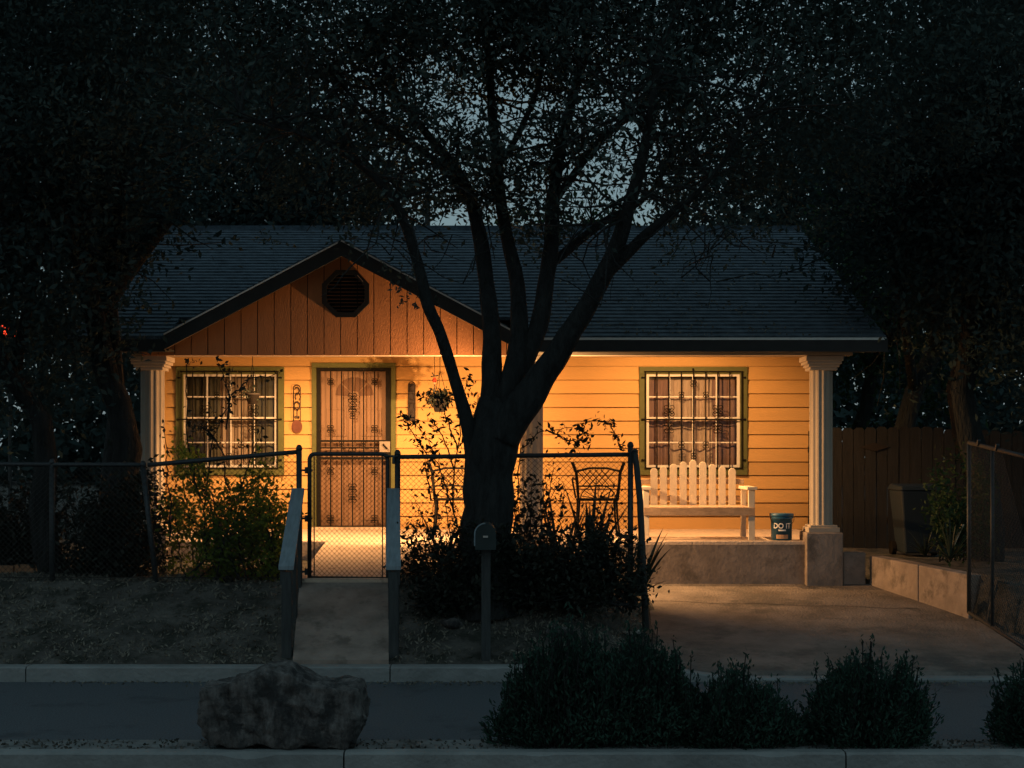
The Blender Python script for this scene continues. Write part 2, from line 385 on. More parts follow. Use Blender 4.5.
b = B(); b.box(-4.55, 4.05, YP-.05, YW+.0, 3.12, 3.16); b.build('porch_ceiling', M['cream'], house)
b = B(); b.box(-4.5, 3.64, YP, YW+.05, 0.5, FL); b.box(-4.5, 3.64, YP+0.01, YW, 0.2, 0.5)
b.build('porch_floor', M['slab'], house, bevel=0.012)
b = B(); b.box(-2.03, 3.6, YP-.012, YP+.0, 0.45, 0.885); b.build('porch_riser', M['concrete'], house)
b = B(); b.box(-4.15, 3.72, 15.72, 15.9, 2.96, 3.13); b.build('beam', M['cream'], house)
# main roof: shingle courses
def courses(b, x0, x1, y0, z0, y1, z1, n):
    for i in range(n):
        ya, yb = y0+(y1-y0)*i/n, y0+(y1-y0)*(i+1)/n; za, zb = z0+(z1-z0)*i/n, z0+(z1-z0)*(i+1)/n
        t = 0.016
        b.hexa([(x0,ya,za-.02),(x1,ya,za-.02),(x1,yb,zb-.02),(x0,yb,zb-.02),(x0,ya-.004,za+t),(x1,ya-.004,za+t),(x1,yb,zb+.001),(x0,yb,zb+.001)])
EY, EZ, RY, RZ = 15.4, 3.13, 20.0, 5.02
sl_ = (RZ-EZ)/(RY-EY)
NC = 36
b = B()
GX, GZ, GH = -1.82, 4.17, 1.86     # gable apex and half width
gl, gr = GX-GH, GX+GH
courses(b, -4.75, gl-.02, EY, EZ, RY, RZ, NC); courses(b, gr+.02, 4.0, EY, EZ, RY, RZ, NC)
y2 = EY+(RY-EY)*5/NC; courses(b, gl-.02, gr+.02, y2, EZ+(y2-EY)*sl_, RY, RZ, NC-5)
b.hexa([(-4.75,RY,RZ-.02),(4.0,RY,RZ-.02),(4.0,24.8,EZ-.1),(-4.75,24.8,EZ-.1),(-4.75,RY,RZ),(4.0,RY,RZ),(4.0,24.8,EZ),(-4.75,24.8,EZ)])
b.box(-4.75, 4.0, RY-.1, RY+.1, RZ-.03, RZ+.022)
roof = b.build('roof', M['shingle'], house)
b = B()
def slab(x0, x1, y0, y1, dz0, dz1):
    b.hexa([(x0,y0,EZ+(y0-EY)*sl_+dz0),(x1,y0,EZ+(y0-EY)*sl_+dz0),(x1,y1,EZ+(y1-EY)*sl_+dz0),(x0,y1,EZ+(y1-EY)*sl_+dz0),
            (x0,y0,EZ+(y0-EY)*sl_+dz1),(x1,y0,EZ+(y0-EY)*sl_+dz1),(x1,y1,EZ+(y1-EY)*sl_+dz1),(x0,y1,EZ+(y1-EY)*sl_+dz1)])
slab(3.97, 4.02, EY, RY, -.16, -.021); b.box(gr+.03, 3.97, EY+.0, EY+.04, EZ-.155, EZ-.021); b.build('fascia', M['fascia'], roof); b = B()
slab(-4.77, -4.72, EY, RY, -.16, -.021); b.box(-4.72, gl-.03, EY, EY+.04, EZ-.155, EZ-.021); b.build('fascia', M['fascia'], roof)
b = B(); b.box(gr+.05, 4.0, EY-.012, EY-.002, EZ-.03, EZ-.005); b.build('drip_edge', M['drip'], roof)
for xa, xb in ((gr, 3.97), (-4.72, gl)): B().box(xa, xb, EY+.04, YP-.12, EZ-.14, EZ-.12).build('soffit', M['fascia'], roof)
# front gable
gslope = (GZ-3.19)/GH
b = B(); n = 15
for s in (-1, 1):
    for i in range(n):
        xa, xb = GX+s*GH*1.02*(1-i/n), GX+s*GH*1.02*(1-(i+1)/n)
        za, zb = GZ-gslope*abs(xa-GX), GZ-gslope*abs(xb-GX)
        y0, y1 = 15.36, 18.3
        p = [(xa,y0,za-.02),(xb,y0,zb-.02),(xb,y1,zb-.02),(xa,y1,za-.02),(xa,y0,za+.016),(xb,y0,zb+.001),(xb,y1,zb+.001),(xa,y1,za+.016)]
        b.hexa(p if s < 0 else [p[1],p[0],p[3],p[2],p[5],p[4],p[7],p[6]])
groof = b.build('gable_roof', M['shingle'], house)
b = B()
for s in (-1, 1):
    xe = GX+s*GH*1.02; ze = GZ-gslope*abs(xe-GX)
    b.prism([(xe, ze-.022), (GX, GZ-.022), (GX, GZ-.175), (xe, ze-.175)] if s < 0 else [(GX, GZ-.022), (xe, ze-.022), (xe, ze-.175), (GX, GZ-.175)], 15.37, 15.41)
b.build('barge_board', M['fascia'], groof)
b = B()
for s in (-1, 1):
    xe = GX+s*GH*1.02; ze = GZ-gslope*abs(xe-GX)
    b.prism([(xe, ze-.005), (GX, GZ-.005), (GX, GZ-.022), (xe, ze-.022)] if s < 0 else [(GX, GZ-.005), (xe, ze-.005), (xe, ze-.022), (GX, GZ-.022)], 15.352, 15.362)
b.build('drip_edge', M['drip'], groof)
b = B()
for s in (-1, 1):
    xe = GX+s*GH*1.0; ze = GZ-gslope*abs(xe-GX)
    p = [(xe,15.41,ze-.10),(GX,15.41,GZ-.10),(GX,15.75,GZ-.10),(xe,15.75,ze-.10),(xe,15.41,ze-.08),(GX,15.41,GZ-.08),(GX,15.75,GZ-.08),(xe,15.75,ze-.08)]
    b.hexa(p if s < 0 else [p[1],p[0],p[3],p[2],p[5],p[4],p[7],p[6]])
b.build('gable_soffit', M['fascia'], groof)
# gable panel with grooves: separate boards in one mesh over a dark backing
b = B(); gw = 0.181; x = GX-GH-0.36
vx0, vx1 = x, GX+GH+0.2
while x < vx1:
    x0, x1 = x+.005, min(x+gw-.005, vx1)
    def top(xx): return max(3.02, min(GZ-.09-gslope*abs(xx-GX), GZ-.09))
    pts = [(x0, 2.955), (x1, 2.955), (x1, top(x1))]
    if x0 < GX < x1: pts.append((GX, top(GX)))
    pts.append((x0, top(x0)))
    b.prism(pts, 15.695, 15.715); x += gw
gp = b.build('gable_panel', M['gable'], house)
b = B(); b.prism([(vx0, 2.965), (vx1, 2.965), (vx1, 3.02), (GX, GZ-.1), (vx0, 3.02)], 15.703, 15.719); b.build('panel_groove', M['plaque'], gp)
# octagonal vent
vc = (GX+0.01, Z(294, 15.7)); ro = 23.5*15.7/F/math.cos(math.pi/8)*1.0
def octo(r): return [(vc[0]+r*math.cos(math.pi/8+i*math.pi/4), vc[1]+r*math.sin(math.pi/8+i*math.pi/4)) for i in range(8)]
b = B(); o_, i_ = octo(ro), octo(ro*.80)
for k in range(8):
    k2 = (k+1) % 8; b.prism([o_[k], o_[k2], i_[k2], i_[k]], 15.655, 15.694)
vent = b.build('gable_vent', M['vent'], house)
b = B()
for k in range(11):
    zc = vc[1]-ro*.7+k*ro*.14; hw = math.sqrt(max(0, (ro*.80)**2-(zc-vc[1])**2))*0.95
    b.hexa([(vc[0]-hw,15.665,zc-.016),(vc[0]+hw,15.665,zc-.016),(vc[0]+hw,15.69,zc+.01),(vc[0]-hw,15.69,zc+.01),
            (vc[0]-hw,15.668,zc-.010),(vc[0]+hw,15.668,zc-.010),(vc[0]+hw,15.693,zc+.016),(vc[0]-hw,15.693,zc+.016)])
b.build('louver', M['vent'], vent)
b = B(); b.bar((vc[0]+.13, 15.652, vc[1]+.20), (vc[0]+.19, 15.652, vc[1]+.13), .004, .016, (0, 1, 0)); b.build('pale_edge', M['ventlip'], vent)  # thin pale bar at the vent's upper right edge

# columns
def make_column(cx):
    cy = 15.93; h0 = 1.08; h1 = 2.83
    b = B()
    n = 48
    b.lathe((cx, cy, 0), [(0.128, h0), (0.128, h1)], n, lambda k, n: 1.0 if (k % 4) < 2 else 0.91)
    c = b.build('column', M['cream'], house)
    b = B()
    for hw, z0, z1 in ((.15, 2.80, 2.835), (.17, 2.835, 2.865), (.19, 2.865, 2.90), (.205, 2.90, 2.957)): b.box(cx-hw, cx+hw, cy-hw, cy+hw-.02, z0, z1-.001)
    b.build('capital', M['cream'], c, bevel=.006)
    b = B(); b.box(cx-.172, cx+.172, cy-.172, cy+.172, 1.02, 1.075); b.box(cx-.15, cx+.15, cy-.15, cy+.15, 1.075, 1.10)
    b.build('plinth', M['cream'], c, bevel=.006)
    b = B(); b.box(cx-.20, cx+.20, cy-.20, cy+.20, 0.40, 1.02); b.build('pedestal', M['concrete'], c, bevel=.01)
for px in (152.5, 531.5, 821): make_column(X(px, 15.93))
b = B(); b.box(3.64, X(868, 15.84)-.03, 15.82, 15.98, 0.3, 0.80); b.build('end_wall', M['concrete'], house, bevel=.012)

# scroll ornament made of iron
def scroll(b, x, z, s, y, kind=0):
    r = 0.0045
    def arc(cx, cz, rr, a0, a1, n=9): return [(x+(cx+rr*math.cos(a0+(a1-a0)*i/n))*s, y, z+(cz+rr*math.sin(a0+(a1-a0)*i/n))*s) for i in range(n+1)]
    for sx in (-1, 1):
        for sz in (-1, 1):
            p = [(sx*q[0]+(1-sx)*x, q[1], sz*q[2]+(1-sz)*z) for q in arc(.5, .55, .42, -2.4, 2.6)]
            b.tube(p, r, 4)
    if kind:
        for sx in (-1, 1):
            p = [(sx*q[0]+(1-sx)*x, q[1], q[2]) for q in arc(.5, 0, .45, 1.2, 5.4)]
            b.tube(p, r*1.2, 4)
        b.lathe((x, y, z-.25*s), [(.002, 0), (.22*s, .2*s), (.1*s, .4*s), (.002, .5*s)], 6)

def make_window(cx, style):
    k = YW/F
    def R(px): return cx+(px-693)*k
    x0, x1, z0, z1 = R(639), R(747), ZW(475), ZW(367); tw = 7.2*k; yt = YW-.045
    b = B()
    b.box(x0, x1, yt, yt+.03, z1-tw, z1); b.box(x0, x1, yt-.01, yt+.03, z0, z0+tw)
    b.box(x0, x0+tw, yt, yt+.03, z0+tw+.001, z1-tw-.001); b.box(x1-tw, x1, yt, yt+.03, z0+tw+.001, z1-tw-.001)
    # reveal
    b.box(x0+tw-.02, x0+tw, yt+.03, YW+.08, z0, z1); b.box(x1-tw, x1-tw+.02, yt+.03, YW+.08, z0, z1)
    b.box(x0+tw, x1-tw, yt+.03, YW+.08, z1-tw, z1-tw+.02); b.box(x0+tw, x1-tw, yt+.03, YW+.08, z0+tw-.02, z0+tw)
    win = b.build('window', M['olive'], house, bevel=.003)
    sx0, sx1, sz0, sz1 = x0+tw, x1-tw, z0+tw, z1-tw; ys = YW+.0
    b = B(); fw = 0.036
    zm = ZW(418.5)
    b.box(sx0, sx0+fw, ys, ys+.03, sz0, sz1); b.box(sx1-fw, sx1, ys, ys+.03, sz0, sz1)
    b.box(sx0+fw, sx1-fw, ys, ys+.03, sz1-fw*.8, sz1); b.box(sx0+fw, sx1-fw, ys+.02, ys+.05, sz0, sz0+fw)
    b.box(sx0+fw, sx1-fw, ys-.004, ys+.03, zm-.018, zm+.018)
    for q in (.25, .5, .75):
        xx = sx0+(sx1-sx0)*q; b.box(xx-.008, xx+.008, ys+.004, ys+.02, zm+.018, sz1-fw*.8); b.box(xx-.006, xx+.006, ys+.03, ys+.042, sz0+fw, zm-.018)
    for a, c, yy_ in ((zm+.018, sz1-fw*.8, ys+.005), (sz0+fw, zm-.018, ys+.031)):
        zz = (a+c)/2; b.box(sx0+fw, sx1-fw, yy_, yy_+.012, zz-.008, zz+.008)
    b.build('sash', M['white'], win)
    b = B(); b.add([(sx0,ys+.024,zm),(sx1,ys+.024,zm),(sx1,ys+.024,sz1),(sx0,ys+.024,sz1)], [(0,1,2,3)])
    b.add([(sx0,ys+.046,sz0),(sx1,ys+.046,sz0),(sx1,ys+.046,zm),(sx0,ys+.046,zm)], [(0,1,2,3)])
    b.build('pane', M['glass'], win)
    def drape(name, a, c, m, y0, amp, n, zt, zb):
        v = []; f = []; N = 60
        for i in range(N+1):
            t = i/N; x = a+(c-a)*t
            for j in range(6):
                u = j/5; v.append((x+math.sin(t*19+u)*.006, y0+math.sin(t*n*6.28+math.sin(t*9)*1.3)*amp*(.5+u*.7)+mnoise.noise(Vector((t*4, u*2, cx)))*.02, zt+(zb-zt)*u))
        for i in range(N):
            for j in range(5): f.append((i*6+j, (i+1)*6+j, (i+1)*6+j+1, i*6+j+1))
        link(name, v, f, m, win, True)
    w = sx1-sx0
    if style == 0:
        drape('curtain', sx0-.1, sx0+w*.27, M['curtain2'], YW+.15, .02, 3, sz1+.05, sz0-.05)
        drape('curtain', sx0+w*.24, sx0+w*.74, M['curtain'], YW+.17, .02, 6, sz1+.05, zm-.04)
        drape('curtain', sx0+w*.72, sx1+.1, M['curtain2'], YW+.15, .02, 3, sz1+.05, sz0-.05)
        drape('curtain', sx0+w*.2, sx0+w*.8, M['curtain'], YW+.24, .03, 5, zm+.1, sz0-.05)
        b = B(); b.box(sx0, sx1, YW+.13, YW+.135, sz1-.06, sz1+.02); b.build('curtain_valance', M['plaque'], win)
    else:
        drape('curtain', sx0-.1, sx0+w*.36, M['curtain3'], YW+.15, .02, 5, sz1+.05, sz0-.05)
        drape('curtain', sx0+w*.35, sx0+w*.72, M['curtain'], YW+.17, .02, 5, sz1+.05, sz0-.05)
        drape('curtain', sx0+w*.71, sx1+.1, M['curtain3'], YW+.15, .02, 4, sz1+.05, sz0-.05)
    b = B(); yb = YW-.075; r = .0085
    for px in (645, 656.5, 668.5, 680.7, 692.8, 705, 717, 729, 741): b.tube([(R(px), yb, ZW(468)), (R(px), yb, ZW(372))], r, 5)
    for py in (372, 419.5, 468): b.tube([(R(644), yb, ZW(py)), (R(742), yb, ZW(py))], r*1.1, 5)
    for py in (378, 419.5, 460):
        for px, s in ((642, -1), (744, 1)):
            b.tube([(R(px-2*s), yb, ZW(py)), (R(px+.8*s), yt-.006, ZW(py))], .010, 6); b.lathe((R(px), yt-.014, ZW(py)-.012), [(.012, 0), (.015, .01), (.012, .024)], 8)
    b.tube([(R(692.8), yb, ZW(372)), (R(692.8), yt, ZW(369))], .013, 6)
    for px, py, s, kd in ((668.5, 411, .072, 1), (668.5, 428, .066, 1), (717, 411, .072, 1), (717, 428, .066, 1), (680.7, 395, .035, 0), (705, 395, .035, 0),
                          (692.8, 384, .04, 0), (680.7, 445, .04, 0), (705, 445, .04, 0), (692.8, 456, .035, 0)):
        scroll(b, R(px), ZW(py), s, yb-.006, kd)
    b.build('security_bars', M['iron'], win)
make_window(W_(693), 0); make_window(W_(230.5), 1)

# door
b = B(); b.box(W_(320), W_(388), YW+.06, YW+.10, FL+.02, ZW(371)); 
door = b.build('door', M['door'], house)
b = B()
for xa, xb, za, zb in ((326, 346, 436, 408), (361, 381, 436, 408), (326, 346, 520, 450), (361, 381, 520, 450)):
    x0, x1, z0, z1 = W_(xa), W_(xb), ZW(za), ZW(zb)
    b.box(x0, x1, YW+.045, YW+.059, z1-.02, z1); b.box(x0, x1, YW+.045, YW+.059, z0, z0+.02); b.box(x0, x0+.02, YW+.045, YW+.059, z0+.021, z1-.021); b.box(x1-.02, x1, YW+.045, YW+.059, z0+.021, z1-.021)
b.build('door_panel', M['door'], door)
b = B(); cx, cz, r0 = W_(354), ZW(396), 19*YW/F
for k in range(4):
    a0, a1 = math.pi*(k+.06)/4, math.pi*(k+.94)/4
    pts = [(cx+r0*.28*math.cos(a0), cz+r0*.28*math.sin(a0))]+[(cx+r0*math.cos(a0+(a1-a0)*i/5), cz+r0*math.sin(a0+(a1-a0)*i/5)) for i in range(6)]+[(cx+r0*.28*math.cos(a1), cz+r0*.28*math.sin(a1))]
    b.prism(pts, YW+.052, YW+.061)
b.build('fanlight', M['fan'], door)
tx0, tx1, tz = W_(312), W_(396), ZW(363)
b = B(); tw = 5*YW/F; b.box(tx0, tx0+tw, YW-.045, YW+.08, FL, tz-tw-.001); b.box(tx1-tw, tx1, YW-.045, YW+.08, FL, tz-tw-.001); b.box(tx0, tx1, YW-.045, YW+.08, tz-tw, tz)
b.build('door_trim', M['olive'], door, bevel=.003)
b = B(); ya = YW-.06; yb = ya+.035
x0, x1 = W_(317.5), W_(391)
b.box(x0, W_(321), ya, yb, FL+.01, ZW(368)); b.box(W_(386), x1, ya, yb, FL+.01, ZW(368)); b.box(W_(321), W_(386), ya, yb, ZW(371), ZW(368)-.001)
for p0, p1 in ((442, 440), (448.5, 447), (459.5, 457), (530, 525.5)): b.box(W_(321), W_(386), ya, yb, ZW(p0), ZW(p1))
for px in (331, 342, 353, 364, 375): b.tube([(W_(px), ya+.015, ZW(527)), (W_(px), ya+.015, ZW(370))], .0085, 5)
for px, py, s, kd in ((353, 398, .06, 1), (353, 408, .055, 1), (353, 416, .035, 0), (331, 382, .04, 1), (375, 382, .04, 1), (331, 429, .045, 1), (375, 429, .045, 1), (353, 452, .05, 0), (342, 444, .03, 0), (364, 444, .03, 0),
                      (331, 471, .045, 1), (375, 471, .045, 1), (353, 488, .055, 1), (353, 498, .055, 1), (331, 519, .05, 1), (375, 519, .05, 1)):
    scroll(b, W_(px), ZW(py), s, ya, kd)
b.build('security_door', M['iron'], door)
b = B(); b.box(W_(380), W_(390.5), ya-.008, ya-.001, ZW(452), ZW(441.5)); b.build('lock_plate', M['lock'], door)
b = B(); b.tube([(W_(384), ya-.012, ZW(444.5)), (W_(384), ya-.05, ZW(445)), (W_(388), ya-.05, ZW(449))], .012, 6); b.build('handle', M['iron'], door)
b = B(); b.box(W_(314), W_(394), YW-.2, YW-.05, FL+.002, FL+.03); b.build('threshold', M['slab'], door)

# ------------------------------------------------------------------ porch ceiling lamps (lit)
def porch_lamp(px, label, power, y, tilt):
    x = X(px, y)
    t = thing('porch_light', (x, y, 3.12), label, 'ceiling lamp', 'lit lamps under the porch ceiling')
    b = B(); b.lathe((x, y, 3.095), [(.07, 0), (.08, .024)], 20); b.build('lamp_base', M['white'], t, True)
    b = B(); b.lathe((x, y, 3.035), [(.01, 0), (.03, .01), (.04, .03), (.04, .059)], 16); b.build('bulb', M['globe'], t, True)
    ld = bpy.data.lights.new('bulb_light', 'SPOT'); ld.energy = power; ld.spot_size = math.radians(150); ld.spot_blend = .5; ld.color = LAMPCOL; ld.shadow_soft_size = .04
    lo = bpy.data.objects.new('bulb_light', ld); COL.objects.link(lo); lo.parent = t; lo.location = (0, 0, -.115); lo.rotation_euler = (math.radians(tilt), 0, 0)
porch_lamp(300, 'glowing ceiling lamp hidden behind the gable above the front door', LAMP*1.9, 16.35, 20)
porch_lamp(676, 'glowing ceiling lamp behind the eave between the tree and the right window', LAMP*1.4, 16.45, 36)
def sconce():
    y = 15.50; x, _, z = P(497, 423, y)
    t = thing('hanging_lantern', (x, y, z), 'lit lantern with added light shields hanging from the porch beam, hidden behind the tree trunk', 'lantern')
    b = B(); b.tube([(x, y, z+.03), (x, y, z+.74), (x, 15.72, z+.76)], .006, 6); b.build('hanging_rod', M['iron'], t)
    b = B(); b.lathe((x, y, z-.03), [(.01, 0), (.03, .02), (.03, .045), (.012, .06)], 14); b.build('bulb', M['globe'], t, True)
    b = B(); n = 14; v = []; f = []  # added shield arcs, keep bulb light off the drive and side trees
    for i in range(n+1):
        a = math.radians(270-93+155*i/n); cx_, cy_ = x+.13*math.cos(a), y+.13*math.sin(a)
        for dx, zz in ((1, z+.14), (1, z-.33), (.94, z-.33), (.94, z+.14)): v.append((x+(cx_-x)*dx, y+(cy_-y)*dx, zz))
    for i in range(n):
        for k in range(4): f.append((i*4+k, (i+1)*4+k, (i+1)*4+(k+1) % 4, i*4+(k+1) % 4))
    b.add(v, f); v = []; f = []
    for i in range(7):
        a = math.radians(332+38*i/6); cx_, cy_ = x+.13*math.cos(a), y+.13*math.sin(a)
        for dx, zz in ((1, z+.14), (1, z-.045), (.94, z-.045), (.94, z+.14)): v.append((x+(cx_-x)*dx, y+(cy_-y)*dx, zz))
    for i in range(6):
        for k in range(4): f.append((i*4+k, (i+1)*4+k, (i+1)*4+(k+1) % 4, i*4+(k+1) % 4))
    b.add(v, f); b.build('light_shield', M['iron'], t, True)
    p0, p1 = [(x+.14*math.cos(math.radians(a)), y+.14*math.sin(math.radians(a))) for a in (27, 78)]
    B().bar((p0[0], p0[1], z-.12), (p1[0], p1[1], z-.12), .006, .76).build('light_blocker', M['iron'], t)  # added plate, blocks bulb light from the middle column and porch wall
    ld = bpy.data.lights.new('bulb_light', 'POINT'); ld.energy = SCONCE; ld.color = LAMPCOL; ld.shadow_soft_size = .025
    lo = bpy.data.objects.new('bulb_light', ld); COL.objects.link(lo); lo.parent = t; lo.location = (0, 0, -.065)
sconce()

# ------------------------------------------------------------------ things on the porch wall
def wall_plaque(px, y0, y1, label, disc):
    x = W_(px); z1, z0 = ZW(y0), ZW(y1); hw = 3.4*YW/F; y = YW-.05
    t = thing('wall_plaque', (x, y, z0), label, 'wall ornament')
    b = B(); n = 10
    top = [(x+hw*math.cos(math.pi*i/n), y, z1-hw+hw*math.sin(math.pi*i/n)) for i in range(n+1)]
    b.tube([(x+hw, y, z0)]+top+[(x-hw, y, z0), (x+hw, y, z0)], .007, 5)
    b.build('plaque_frame', M['plaque'], t)
    b = B()
    def arc(cx, cz, r, a0, a1, rr=.0085): b.tube([(cx+r*.75*math.cos(a0+(a1-a0)*i/9), y-.004, cz+r*math.sin(a0+(a1-a0)*i/9)) for i in range(10)], rr, 5)
    h = (z1-z0)
    if disc:
        arc(x, z1-h*.16, .04, -2.2, 2.8); arc(x+.012, z1-h*.33, .045, -1.0, 4.0); arc(x, z1-h*.58, .05, 0, 6.28, .010)
        b.bar((x, y, z1-h*.70), (x, y, z1-h*.92), .012, .012); b.bar((x-.03, y, z1-h*.90), (x+.03, y, z1-h*.90), .03, .02)
    else:
        b.bar((x, y+.008, z1-.02), (x, y+.008, z0), .075, .004, (0, 1, 0))
        for q in (.15, .38, .62, .85): arc(x, z1-h*q, .045, q*9, q*9+4.2)
    b.build('scrollwork', M['plaque'], t)
    if disc:
        b = B(); r = 5.2*YW/F
        b.prism([(x+r*math.cos(i*math.pi/12), z0-r*1.15+r*1.25*math.sin(i*math.pi/12)) for i in range(24)], y-.01, y+.01); b.build('plaque_disc', M['disc'], t)
wall_plaque(297.5, 385, 420.5, 'openwork iron ornament with a round rust red disc, between window and door', True)
wall_plaque(412, 382, 421, 'dark solid vertical ornament with curls, on the wall right of the front door', False)

def hanging_pot(px, py, d, w, label, plant, cat='hanging pot'):
    x, y, z = P(px, py, d); t = thing('hanging_pot', (x, y, z), label, cat)
    b = B(); b.lathe((x, y, z-w*.35), [(w*.32, 0), (w*.5, w*.62), (w*.54, w*.62), (w*.54, w*.75), (w*.46, w*.75)], 16); b.build('pot', M['pot'], t, True)
    b = B()
    for k in range(3):
        a = k*2.09+.4; b.tube([(x+w*.5*math.cos(a), y+w*.5*math.sin(a), z+w*.35), (x, y, z+.42)], .003, 4)
    b.tube([(x, y, z+.42), (x, y, 3.12)], .004, 4); b.build('hanger', M['iron'], t)
    if plant: leaf_mesh('foliage', cluster(in_ellipsoid((x, y, z+w*.5), (w*.8, w*.6, w*.5), 14), .05, plant), .06, .45, M['shrubleaf'], t)
hanging_pot(252.5, 399, 17.2, .17, 'small dark pot hanging on a cord in front of the left window', 2)
hanging_pot(440, 406, 17.0, .20, 'planter overflowing with leaves hanging left of the tree trunk', 30)
x, y, z = P(434.5, 380, 17.2)
t = thing('wind_chime', (x, y, z), 'small red and tan wind chime hanging beside the leafy planter', 'wind chime')
b = B(); b.tube([(x, y, z+.05), (x, y, 3.12)], .003, 4); b.build('cord', M['iron'], t)
b = B(); b.lathe((x, y, z-.03), [(.01, 0), (.03, .02), (.012, .06)], 10); b.build('chime_bead', M['chime'], t)
b = B(); b.bar((x-.045, y, z+.04), (x+.045, y, z+.055), .02, .012); b.bar((x-.005, y, z+.05), (x-.03, y, z+.09), .02, .012); b.build('chime_bird', M['pot'], t)
b = B(); b.tube([(x, y, z-.03), (x, y, z-.16)], .010, 6); b.build('chime_tube', M['stake'], t)

# ------------------------------------------------------------------ bench
def build_bench():
    t = thing('porch_bench', (X(699, 16.2), 16.2, FL), 'pale picket-back wooden bench under the right window, at the porch edge', 'bench')
    db, df = 16.55, 15.98
    for i, (px, py) in enumerate(zip((654, 663.5, 673.5, 683.3, 693.1, 703, 712.5, 722.3, 732.3), (468, 466, 464, 461.7, 460, 461.7, 464.2, 466.4, 468))):
        x = X(px, db); zt = Z(py, db); zb = Z(519, df)+.01; hw = 3.6*db/F
        n = 6; poly = [(x-hw, zb), (x+hw, zb)]+[(x+hw*math.cos(math.pi*k/n), zt-hw+hw*math.sin(math.pi*k/n)) for k in range(n+1)]
        B().prism(poly, db, db+.02).build('picket', M['bench'], t, bevel=.003)
    zs = Z(507, df)
    x0, x1 = X(643.5, df), X(754.5, df)
    b = B()
    for k in range(5): 
        y0 = df+.02+k*.108; b.box(x0+.03, x1-.03, y0, y0+.093, zs-.022, zs)
    b.build('seat', M['benchw'], t, bevel=.003)
    b = B(); b.box(x0, x1, df-.03, df-.001, zs-.095, zs-.005); b.box(x0+.02, x1-.02, db+.022, db+.045, zs+.05, zs+.11); b.box(x0+.02, x1-.02, db+.022, db+.045, zs+.24, zs+.30)
    b.build('seat_rail', M['benchw'], t, bevel=.004)
    for xx in (x0+.03, x1-.03):
        B().box(xx-.035, xx+.035, df, df+.05, FL, Z(490, df)).build('leg', M['bench'], t, bevel=.004)
        b = B(); b.hexa([(xx-.03,db,FL),(xx+.03,db,FL),(xx+.03,db+.05,FL),(xx-.03,db+.05,FL),(xx-.03,db-.03,Z(488,db)),(xx+.03,db-.03,Z(488,db)),(xx+.03,db+.03,Z(488,db)),(xx-.03,db+.03,Z(488,db))])
        b.build('leg', M['bench'], t, bevel=.004)
        B().box(xx-.055, xx+.055, df-.04, db+.02, Z(490, df)+.001, Z(487, df)+.002).build('armrest', M['bench'], t, bevel=.004)
build_bench()

# bucket with DO IT lettering
def build_bucket():
    d = 16.03; x = X(781.5, d); r = .130; h = .30
    t = thing('bucket', (x, d, FL), 'dark blue plastic bucket with white lettering standing right of the bench', 'bucket')
    b = B(); b.lathe((x, d, FL+.001), [(r*.86, 0), (r*.93, h*.8), (r*.99, h*.8), (r*.99, h*.84), (r*.95, h*.84), (r*.96, h*.88)], 32); b.build('bucket_body', M['bucket'], t, True)
    b = B(); b.lathe((x, d, FL+h*.88), [(r*1.0, 0), (r*1.03, .008), (r*1.03, h*.09), (r*.98, h*.11)], 32); b.build('lid', M['bucket'], t, True)
    cu = bpy.data.curves.new('print', 'FONT'); cu.body = 'DO IT'; cu.size = .082; cu.align_x = 'CENTER'; cu.offset = .002; cu.resolution_u = 3
    to = bpy.data.objects.new('print_tmp', cu); COL.objects.link(to)
    dg = bpy.context.evaluated_depsgraph_get(); me = bpy.data.meshes.new_from_object(to.evaluated_get(dg))
    vs = [(q.co.x, q.co.y) for q in me.vertices]; fs = [tuple(p.vertices) for p in me.polygons]
    COL.objects.unlink(to); bpy.data.objects.remove(to)
    def wrap(u, vz, rr): a = u/r-.12; return (x+rr*math.sin(a), d-rr*math.cos(a), FL+vz)
    rr = r*.93
    v = [wrap(u, .135+w_, r*.935) for u, w_ in vs]
    link('lettering', v, fs, M['print_'], t)
    v = []; f = []
    for i in range(9):
        u = -.045+.09*i/8; v += [wrap(u, .105, rr*1.005), wrap(u, .122, rr*1.005)]
    f = [(2*i, 2*i+2, 2*i+3, 2*i+1) for i in range(8)]
    link('lettering_bar', v, f, M['print_'], t)
    v = []
    for i in range(13):
        u = -.075+.15*i/12; v += [wrap(u, .02, rr*.975), wrap(u, .065, rr*.985)]
    link('sticker', v, [(2*i, 2*i+2, 2*i+3, 2*i+1) for i in range(12)], M['paperlabel'], t)
    b = B(); b.tube([(x+r*1.02*math.cos(a), d-r*.3-math.sin(a)*.06, FL+h*.84-math.sin(a)*.10) for a in [math.pi*i/12 for i in range(13)]], .003, 5); b.build('bail_handle', M['iron'], t)
build_bucket()

